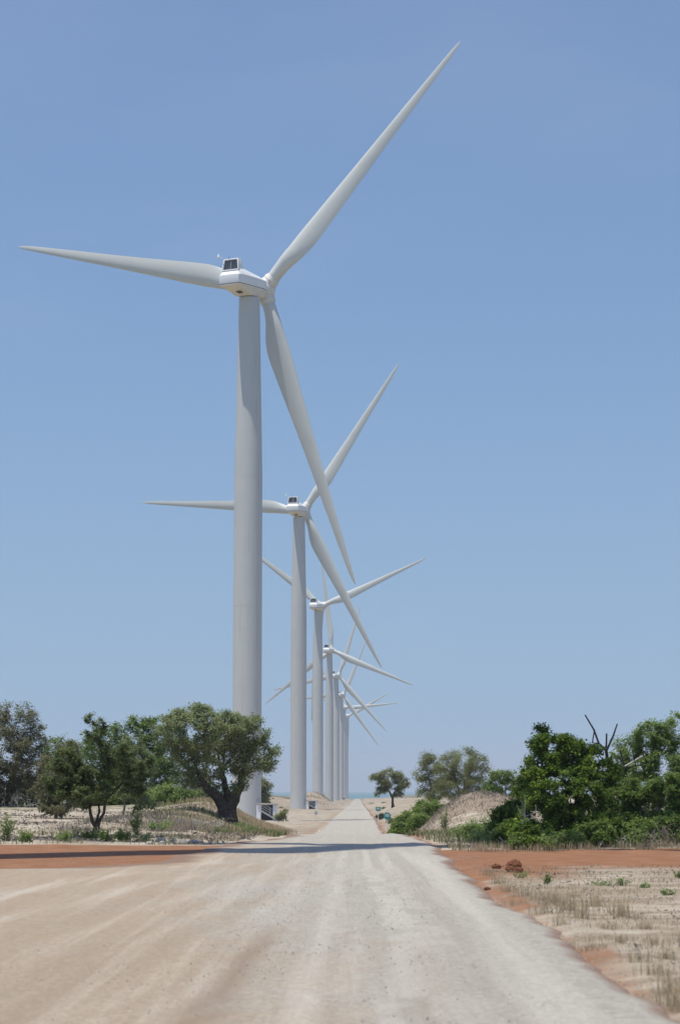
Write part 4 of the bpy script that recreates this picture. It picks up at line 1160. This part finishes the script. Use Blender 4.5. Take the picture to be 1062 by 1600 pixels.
# ------------------------------------------------------------------ small leafy plants
def plant(name, label, cat, X, Y, n_stem, h, w, leaf, mat, seed, group=None, n_leaf=26, aspect=0.55):
    rng = np.random.default_rng(seed); b = Vector((X, Y, tz(X, Y) - 0.02))
    root = empty(name, b); tag(root, label, cat, group)
    m = MB(); Cs = []; Ns = []
    for i in range(n_stem):
        a = rng.uniform(0, 6.28); lean = rng.uniform(.1, .9) * w; hh = h * rng.uniform(.55, 1.05)
        p0 = Vector((rng.normal() * w * .22, rng.normal() * w * .22, 0)); p2 = p0 + Vector((math.cos(a) * lean, math.sin(a) * lean, hh)); p1 = p0.lerp(p2, .5) + Vector((0, 0, hh * .12))
        m.tube([p0, p1, p2], [0.009, 0.007, 0.004], 4)
        for q in range(n_leaf):
            t = rng.uniform(.2, 1.05); p = p0 * (1 - t) ** 2 + p1 * 2 * t * (1 - t) + p2 * t * t
            o = rng.normal(size=3) * leaf * .8
            Cs.append(np.array(p) + o); Ns.append(o / (np.linalg.norm(o) + 1e-6) * .5 + np.array([0, 0, .8]))
    link('stem', m.mesh('stem'), root, M['bark'])
    C = np.array(Cs); k = C[:, 2] > 0.02
    V, F, T = leaf_arrays(C[k], np.array(Ns)[k], leaf, rng, aspect=aspect, tint=np.clip(rng.normal(.5, .2, k.sum()), 0, 1))
    me = np_mesh('foliage', V, F); attr(me, 'tint', T); link('foliage', me, root, mat)
    return root
rng = random.Random(3)
PL = [  # px, D, height m, width m, material, label
    (18, 84, 0.95, 0.45, 'leaf_green', 'upright leafy weed at the left edge above the red track'),
    (48, 83, 0.45, 0.5, 'leaf_weed', 'low rounded weed just right of the upright weed at the left edge'),
    (105, 84, 0.4, 0.5, 'leaf_weed', 'low green weed left of the thin crooked stems'),
    (140, 85, 0.45, 0.55, 'leaf_green', 'dark weed at the foot of the thin crooked stems'),
    (172, 84, 0.5, 0.6, 'leaf_green', 'bushy dark weed right of the thin crooked stems'),
    (195, 84, 0.48, 0.6, 'leaf_green', 'second dark weed right of the thin crooked stems'),
    (216, 88, 1.0, 0.28, 'leaf_green', 'narrow upright green sapling right of the thin crooked stems'),
    (228, 84, 0.3, 0.5, 'leaf_weed', 'low weed beside the pale stones at the track edge'),
    (246, 98, 0.4, 0.7, 'leaf_weed', 'green weed patch on the sand right of the sapling'),
    (262, 104, 0.35, 0.6, 'leaf_weed', 'green weed on the grey brush left of the spreading tree'),
    (372, 126, 0.4, 0.7, 'leaf_weed', 'dark weed at the foot of the stout trunk'),
    (395, 121, 0.45, 0.8, 'leaf_weed', 'green weed right of the stout trunk'),
    (724, 84, 0.65, 0.6, 'leaf_weed', 'leafy green shrub at the left end of the verge plants'),
    (745, 80, 0.6, 0.65, 'leaf_weed', 'leafy green verge plant between two others before the dune'),
    (765, 77, 0.65, 0.6, 'leaf_weed', 'leafy green verge plant left of the V-shaped branch'),
    (735, 92, 0.7, 0.7, 'leaf_weed', 'leafy plant at the near foot of the grassy dune'),
    (775, 86, 0.9, 0.7, 'leaf_green', 'darker leafy shrub behind the V-shaped branch'),
    (758, 98, 0.8, 0.7, 'leaf_weed', 'leafy plant on the right foot of the grassy dune'),
    (692, 112, 1.25, 0.3, 'leaf_grey', 'single thin sapling on the grassy dune flank'),
    (800, 74, 0.5, 0.4, 'leaf_green', 'leafy plant in front of the pale forked branch'),
    (855, 73, 0.6, 0.45, 'leaf_weed', 'broad-leaved plant at the foot of the dense thicket'),
    (895, 74, 0.55, 0.4, 'leaf_weed', 'small light green plant at the thicket foot, middle'),
    (985, 75, 0.7, 0.5, 'leaf_weed', 'light green plant left of the bare grey twigs'),
    (806, 50, 0.16, 0.26, 'leaf_weed', 'flat green weed on the sandy verge near the red clods'),
    (850, 47, 0.20, 0.13, 'leaf_green', 'small dark green weed on the sandy verge'),
    (938, 46, 0.11, 0.34, 'leaf_weed', 'low spreading green weed in the red verge patch'),
    (965, 46, 0.15, 0.20, 'leaf_green', 'small green weed right of the spreading one'),
    (1000, 45, 0.09, 0.16, 'leaf_weed', 'tiny weed on the pale sand at right'),
    (1056, 50, 0.18, 0.25, 'leaf_green', 'dark weed at the right edge on the sand'),
    (1030, 42, 0.10, 0.3, 'leaf_weed', 'flat pale weed on the sand near the right edge'),
]
for i, (a_, D_, h_, w_, m_, lab) in enumerate(PL):
    plant('leafy_weed' if h_ < .6 else 'leafy_plant', lab, 'plant', px_x(a_, D_), D_, 7 if h_ < .3 else 14, h_, w_, 0.085 if h_ > .3 else 0.05, M[m_], 200 + i, None, n_leaf=22 if h_ < .3 else 40)

# ------------------------------------------------------------------ grasses
def blades(X, Y, Z, H, rng, width, lean=0.5):
    n = len(X); a = rng.uniform(0, 2 * np.pi, n); l = rng.uniform(0.05, 1, n) * lean * H
    dx, dy = np.cos(a), np.sin(a); w = width * rng.uniform(.6, 1.4, n)
    wx, wy = -dy * w, dx * w
    mid = 0.55
    V = np.empty((n, 5, 3))
    V[:, 0] = np.stack([X - wx, Y - wy, Z - .02], 1); V[:, 1] = np.stack([X + wx, Y + wy, Z - .02], 1)
    V[:, 2] = np.stack([X + dx * l * .35 + wx * .7, Y + dy * l * .35 + wy * .7, Z + H * mid], 1)
    V[:, 3] = np.stack([X + dx * l * .35 - wx * .7, Y + dy * l * .35 - wy * .7, Z + H * mid], 1)
    V[:, 4] = np.stack([X + dx * l, Y + dy * l, Z + H], 1)
    k = np.arange(n)[:, None] * 5
    F = np.concatenate([k + np.array([0, 1, 2]), k + np.array([0, 2, 3]), k + np.array([3, 2, 4])])
    return V.reshape(-1, 3), F
def grass_mesh(name, X, Y, Z, H, rng, width, tint_mu=.5, lean=.5):
    V, F = blades(X, Y, Z, H, rng, width, lean)
    me = np_mesh(name, V, F); attr(me, 'tint', np.repeat(np.clip(rng.normal(tint_mu, .2, len(X)), 0, 1), 5)); return me

# separate dry tufts on the right verge
rng = np.random.default_rng(77)
TU = [(775, 1378, .30), (790, 1390, .26), (812, 1398, .32), (835, 1405, .34), (852, 1412, .42), (862, 1408, .34), (880, 1420, .50), (893, 1424, .44), (925, 1412, .36), (955, 1422, .40), (963, 1428, .36),
      (905, 1432, .30), (985, 1432, .22), (1000, 1446, .18), (840, 1424, .28), (870, 1442, .22), (915, 1478, .26), (960, 1470, .16), (990, 1500, .24), (1030, 1492, .20), (1018, 1520, .22), (1045, 1545, .30), (1038, 1560, .34), (1055, 1570, .26),
      (1010, 1470, .16), (945, 1448, .16), (1055, 1462, .2), (890, 1398, .22), (760, 1366, .22), (798, 1408, .2)]
ORD = ('first second third fourth fifth sixth seventh eighth ninth tenth eleventh twelfth thirteenth fourteenth fifteenth sixteenth seventeenth eighteenth nineteenth twentieth twenty-first twenty-second '
       'twenty-third twenty-fourth twenty-fifth twenty-sixth twenty-seventh twenty-eighth twenty-ninth thirtieth').split()
order_ = sorted(range(len(TU)), key=lambda i: (TU[i][1], TU[i][0]))
for i, (a_, b_, h_) in enumerate(TU):
    Dg = CAM_Z * F_PX / (b_ - 1235.0); X = px_x(a_, Dg); z0 = tz(X, Dg)
    n = int(50 + 120 * h_ * rng.uniform(.5, 1.4)); r_ = (0.04 + .16 * h_) * rng.uniform(.7, 1.5)
    xs_ = rng.normal(size=n) * r_; ys_ = rng.normal(size=n) * r_
    me = grass_mesh('grass_tuft', xs_, ys_, np.zeros(n), h_ * rng.uniform(.35, 1.05, n), rng, 0.0035, .5, 1.0)
    o = link('grass_tuft', me, None, M['straw']); o.location = (X, Dg, z0)
    tag(o, '%s dry straw grass tuft, %s from the red clods along the right verge' % ('tall' if h_ >= .36 else 'low' if h_ < .24 else 'middling', ORD[order_.index(i)]), 'grass tuft', 'dry grass tufts on the right verge')

def scatter(n, x0, x1, y0, y1, fn, rng):
    X = rng.uniform(x0, x1, n); Y = rng.uniform(y0, y1, n); k = rng.uniform(size=n) < fn(X, Y); return X[k], Y[k]
def road_free(X, Y): return ((X < left_edge(Y) - .2) | (X > right_edge(Y) + .25))
parts_ = []
def add_patch(n, box, h, fn, tint):
    X, Y = scatter(n, *box, lambda a, c: fn(a, c) * road_free(a, c), rng); parts_.append((X, Y, h * rng.uniform(.35, 1.1, len(X)), tint))
cl = lambda X, Y, s, sd: sstep(.42, .68, fbm(X / s, Y / s, sd, 3))
add_patch(60000, (2.8, 12, 16, 57), 0.10, lambda X, Y: cl(X, Y, 1.4, 301) ** 2 * (.25 + .55 * np.exp(-((X - right_edge(Y) - 1.0) / .8) ** 2)), .5)
parts_keep = parts_; parts_ = []
add_patch(40000, (3, 16, 110, 160), 0.18, lambda X, Y: np.clip(bumpf(X, Y, 8.9, 137, 4.6, 19, 1.2), 0, 1) * (.2 + .8 * cl(X, Y, 1.3, 302)), .34)
add_patch(12000, (-13, -6.0, 96, 124), 0.30, lambda X, Y: cl(X, Y, 2, 308), .45)
X = np.concatenate([p[0] for p in parts_]); Y = np.concatenate([p[1] for p in parts_]); H = np.concatenate([p[2] for p in parts_])
V, F = blades(X, Y, terrain(X, Y), H, rng, np.clip(Y / 9000.0, .0035, .05), 1.5)
me = np_mesh('withered_scrub', V, F); attr(me, 'tint', np.repeat(np.clip(.34 + rng.normal(0, .25, len(X)), 0, 1), 5))
tag(link('withered_scrub', me, None, M['twig']), 'grey-brown withered scrub on the dune and the bank', 'scrub', kind='stuff')
parts_ = parts_keep
add_patch(26000, (-12, -2.2, 98, 150), 0.30, lambda X, Y: cl(X, Y, 2, 303) * sstep(-12, -8, X), .50)
add_patch(26000, (-13, -3.6, 148, 205), 0.42, lambda X, Y: (.25 + .75 * cl(X, Y, 3, 309)) * sstep(-3.6, -6.5, X), .42)
add_patch(16000, (-24, -4, 80, 100), 0.22, lambda X, Y: cl(X, Y, 2, 304) * .7, .40)
add_patch(5000, (2.9, 14, 71.5, 76), 0.30, lambda X, Y: cl(X, Y, .6, 305), .5)
add_patch(9000, (2.8, 9, 72, 112), 0.32, lambda X, Y: cl(X, Y, 1.2, 306) * .8, .45)
add_patch(14000, (-22, -3, 640, 740), 0.7, lambda X, Y: cl(X, Y, 5, 307), .50)
X = np.concatenate([p[0] for p in parts_]); Y = np.concatenate([p[1] for p in parts_]); H = np.concatenate([p[2] for p in parts_])
Wd = np.clip(Y / 9000.0, .0035, .05)
V, F = blades(X, Y, terrain(X, Y), H, rng, Wd, .7)
tn = np.concatenate([np.full(len(p[0]), p[3]) for p in parts_])
me = np_mesh('dry_grass', V, F); attr(me, 'tint', np.repeat(np.clip(tn + rng.normal(0, .2, len(X)), 0, 1), 5))
tag(link('dry_grass', me, None, M['straw']), 'sparse dry straw-coloured grass over the sand and dunes', 'grass', kind='stuff')
# green grass
parts_ = []
add_patch(9000, (-6.5, -1.6, 98, 114), 0.34, lambda X, Y: cl(X, Y, 1.4, 311) * sstep(-7, -4, X), .5)
add_patch(12000, (-13, -2.4, 108, 150), 0.30, lambda X, Y: cl(X, Y, 2.2, 312) * .6, .6)
add_patch(7000, (-26, -6, 80, 94), 0.25, lambda X, Y: cl(X, Y, 1.3, 313) * .6, .4)
add_patch(9000, (3.4, 8, 74, 112), 0.30, lambda X, Y: cl(X, Y, 1.2, 314), .4)
add_patch(9000, (-24, -8, 150, 200), 0.6, lambda X, Y: cl(X, Y, 3, 315), .5)
X = np.concatenate([p[0] for p in parts_]); Y = np.concatenate([p[1] for p in parts_]); H = np.concatenate([p[2] for p in parts_])
V, F = blades(X, Y, terrain(X, Y), H, rng, np.clip(Y / 7000.0, .006, .04), .6)
tn = np.concatenate([np.full(len(p[0]), p[3]) for p in parts_])
me = np_mesh('green_grass', V, F); attr(me, 'tint', np.repeat(np.clip(tn + rng.normal(0, .2, len(X)), 0, 1), 5))
tag(link('green_grass', me, None, M['greengrass']), 'short green grass along the road edge and the bank', 'grass', kind='stuff')

# low coastal scrub on the far dunes
nc = 170
cx = np.concatenate([rng.uniform(6.5, 60, 100), rng.uniform(-60, -15, 70)]); cy = np.concatenate([rng.uniform(215, 950, 100), rng.uniform(330, 900, 70)])
cx[:60] += cy[:60] * .008
ok = (pad_mask(cx, cy) < .05) & (np.abs(cx - road_c(cy)) > 5.5); cx, cy = cx[ok], cy[ok]
cr_ = rng.uniform(.4, 1.7, len(cx)); kk = rng.integers(0, len(cx), 26000)
u_ = rng.normal(size=(26000, 3)); u_ /= np.linalg.norm(u_, axis=1, keepdims=True); u_[:, 2] = np.abs(u_[:, 2]) * .55
u_ *= rng.uniform(.5, 1.05, 26000)[:, None] * cr_[kk][:, None]
C = np.stack([cx[kk], cy[kk], terrain(cx, cy)[kk]], 1) + u_
V, F, T = leaf_arrays(C, u_ * .4 + np.array([0, 0, .8]), np.full(26000, .3), rng, aspect=.45, tint=np.clip(rng.normal(.42, .2, 26000), 0, 1))
me = np_mesh('coastal_scrub', V, F); attr(me, 'tint', T)
tag(link('coastal_scrub', me, None, M['leaf_grey']), 'low grey-green scrub dotted over the far sand dunes', 'scrub', kind='stuff')

# fallen leaves and sticks lying on the sand
Xa, Ya = scatter(30000, 3.4, 14, 16, 58, lambda a, c: (.12 + .6 * cl(a, c, 1.5, 321)) * road_free(a, c), rng)
Xb, Yb = scatter(30000, -26, -3.5, 82, 140, lambda a, c: (.1 + .9 * cl(a, c, 2.5, 322)) * road_free(a, c), rng)
Xc, Yc = scatter(14000, 4, 14, 110, 165, lambda a, c: (.2 + .8 * cl(a, c, 2.5, 323)) * road_free(a, c), rng)
X = np.concatenate([Xa, Xb]); Y = np.concatenate([Ya, Yb]); Z = terrain(X, Y) + .02
sz = np.where(Y < 60, .05, .16) * rng.uniform(.5, 1.5, len(X))
V, F, T = leaf_arrays(np.stack([X, Y, Z + sz * .15], 1), np.tile(np.array([0, 0, 1.0]), (len(X), 1)), sz, rng, aspect=.3, tint=np.clip(rng.normal(.35, .25, len(X)), 0, 1))
me = np_mesh('leaf_litter', V, F); attr(me, 'tint', T)
tag(link('leaf_litter', me, None, M['twig']), 'grey-brown fallen leaves and sticks strewn over the sand', 'litter', kind='stuff')

# ------------------------------------------------------------------ stones
def stone_base(rng, sub=2, rough=0.04):
    bm = bmesh.new(); bmesh.ops.create_icosphere(bm, subdivisions=sub, radius=1.0)
    f = [Vector(rng.normal(size=3)).normalized() for _ in range(5)]
    for v in bm.verts:
        s = 1.0
        for d in f: s -= 0.16 * max(0, v.co.normalized().dot(d)) ** 2
        v.co *= s + rng.normal() * rough
    me = bpy.data.meshes.new('stone'); bm.to_mesh(me); bm.free(); return me
rng = np.random.default_rng(5)
for i, (a_, b_, s_, sq) in enumerate(((238, 1317, .17, .6), (258, 1316, .15, .55), (284, 1316, .28, .5), (304, 1314, .22, .7), (315, 1315, .13, .6), (255, 1312, .2, .6), (275, 1319, .16, .6))):
    Dg = 81.5 + i * .35; X = px_x(a_, Dg)
    o = link('pale_rock', stone_base(rng), None, M['rock']); o.location = (X, Dg, tz(X, Dg) + s_ * sq * .25); o.scale = (s_ * 1.3, s_, s_ * sq); o.rotation_euler = (0, 0, rng.uniform(0, 6))
    tag(o, ['leftmost pale stone at the far edge of the red track', 'pale stone beside the leftmost one at the red track', 'broad flat pale stone near the right end of the stones', 'upright pale stone at the right end of the stones',
            'small pale stone at the far right end of the stones', 'small pale stone set back behind the leftmost pair', 'smallest pale stone in front of the others'][i], 'stone', 'pale stones at the edge of the red track')
for i, (a_, b_, s_, lab) in enumerate(((798, 1354, .19, 'largest red earth clod on the verge beside the gravel'), (792, 1360, .13, 'red clod leaning before the largest clod'), (772, 1355, .11, 'small red clod left of the largest clod'),
                                      (806, 1361, .12, 'red clod at the right foot of the largest clod'), (757, 1384, .06, 'flat red clod at the very edge of the gravel'))):
    Dg = CAM_Z * F_PX / (b_ - 1235.0); X = px_x(a_, Dg)
    o = link('earth_clod', stone_base(rng, 3, .09), None, M['clod']); o.location = (X, Dg, tz(X, Dg) + s_ * .45); o.scale = (s_ * 1.25, s_, s_ * .8); o.rotation_euler = (rng.uniform(-.3, .3), 0, rng.uniform(0, 6))
    tag(o, lab, 'clod', 'red earth clods on the verge')

# loose gravel on the road and verge
n = 90000
Y = 15 + 55 * rng.uniform(size=n) ** 1.6
xl_, xr_ = -9.0, right_edge(Y) + .9
X = xl_ + (xr_ - xl_) * rng.uniform(size=n)
right_bias = np.where(X > right_edge(Y) - 1.3, 1.0, 0.45)
k = rng.uniform(size=n) < right_bias * (.15 + .85 * sstep(.4, .65, fbm(X / 1.3, Y / 3, 331, 3))); X, Y = X[k], Y[k]; n = len(X)
S = 0.0035 + 0.0095 * rng.uniform(size=n) ** 4
octa = np.array([(1, 0, 0), (0, 1, 0), (-1, 0, 0), (0, -1, 0), (0, 0, .8), (0, 0, -.8)], float)
of = np.array([(0, 1, 4), (1, 2, 4), (2, 3, 4), (3, 0, 4), (1, 0, 5), (2, 1, 5), (3, 2, 5), (0, 3, 5)])
J = octa[None] * rng.uniform(.6, 1.3, (n, 6, 1)) * S[:, None, None]
a = rng.uniform(0, 6.28, n); ca, sa = np.cos(a)[:, None], np.sin(a)[:, None]
Jx = J[:, :, 0] * ca - J[:, :, 1] * sa; Jy = J[:, :, 0] * sa + J[:, :, 1] * ca
zz = np.maximum(terrain(X, Y), np.where((X > left_edge(Y)) & (X < right_edge(Y) - .1), prof(Y) + .016, -9))
V = np.stack([Jx + X[:, None], Jy + Y[:, None], J[:, :, 2] + (zz + S * .3)[:, None]], 2).reshape(-1, 3)
F = (np.arange(n)[:, None, None] * 6 + of[None]).reshape(-1, 3)
g2 = np_mesh('loose_gravel', V, F); attr(g2, 'tint', np.repeat(rng.uniform(0, 1, n), 6))
tag(link('loose_gravel', g2, None, M['gravel']), 'loose grey gravel scattered over the road surface', 'gravel', kind='stuff')

# ------------------------------------------------------------------ haze
HAZE = 0.00012
mb = MB(); mb.box((0, 6900, 58), (19000, 14600, 180))
hz = link('haze', mb.mesh('haze'), None, None)
hm = bpy.data.materials.new('haze_air'); hm.use_nodes = True; hn = hm.node_tree; hn.nodes.clear()
pv = hn.nodes.new('ShaderNodeVolumePrincipled'); ho = hn.nodes.new('ShaderNodeOutputMaterial')
pv.inputs['Color'].default_value = (0.86, 0.91, 1.0, 1); pv.inputs['Density'].default_value = HAZE; pv.inputs['Anisotropy'].default_value = 0.0
hn.links.new(pv.outputs[0], ho.inputs['Volume'])
hz.data.materials.append(hm)
tag(hz, 'thin pale coastal haze', 'haze', kind='stuff')
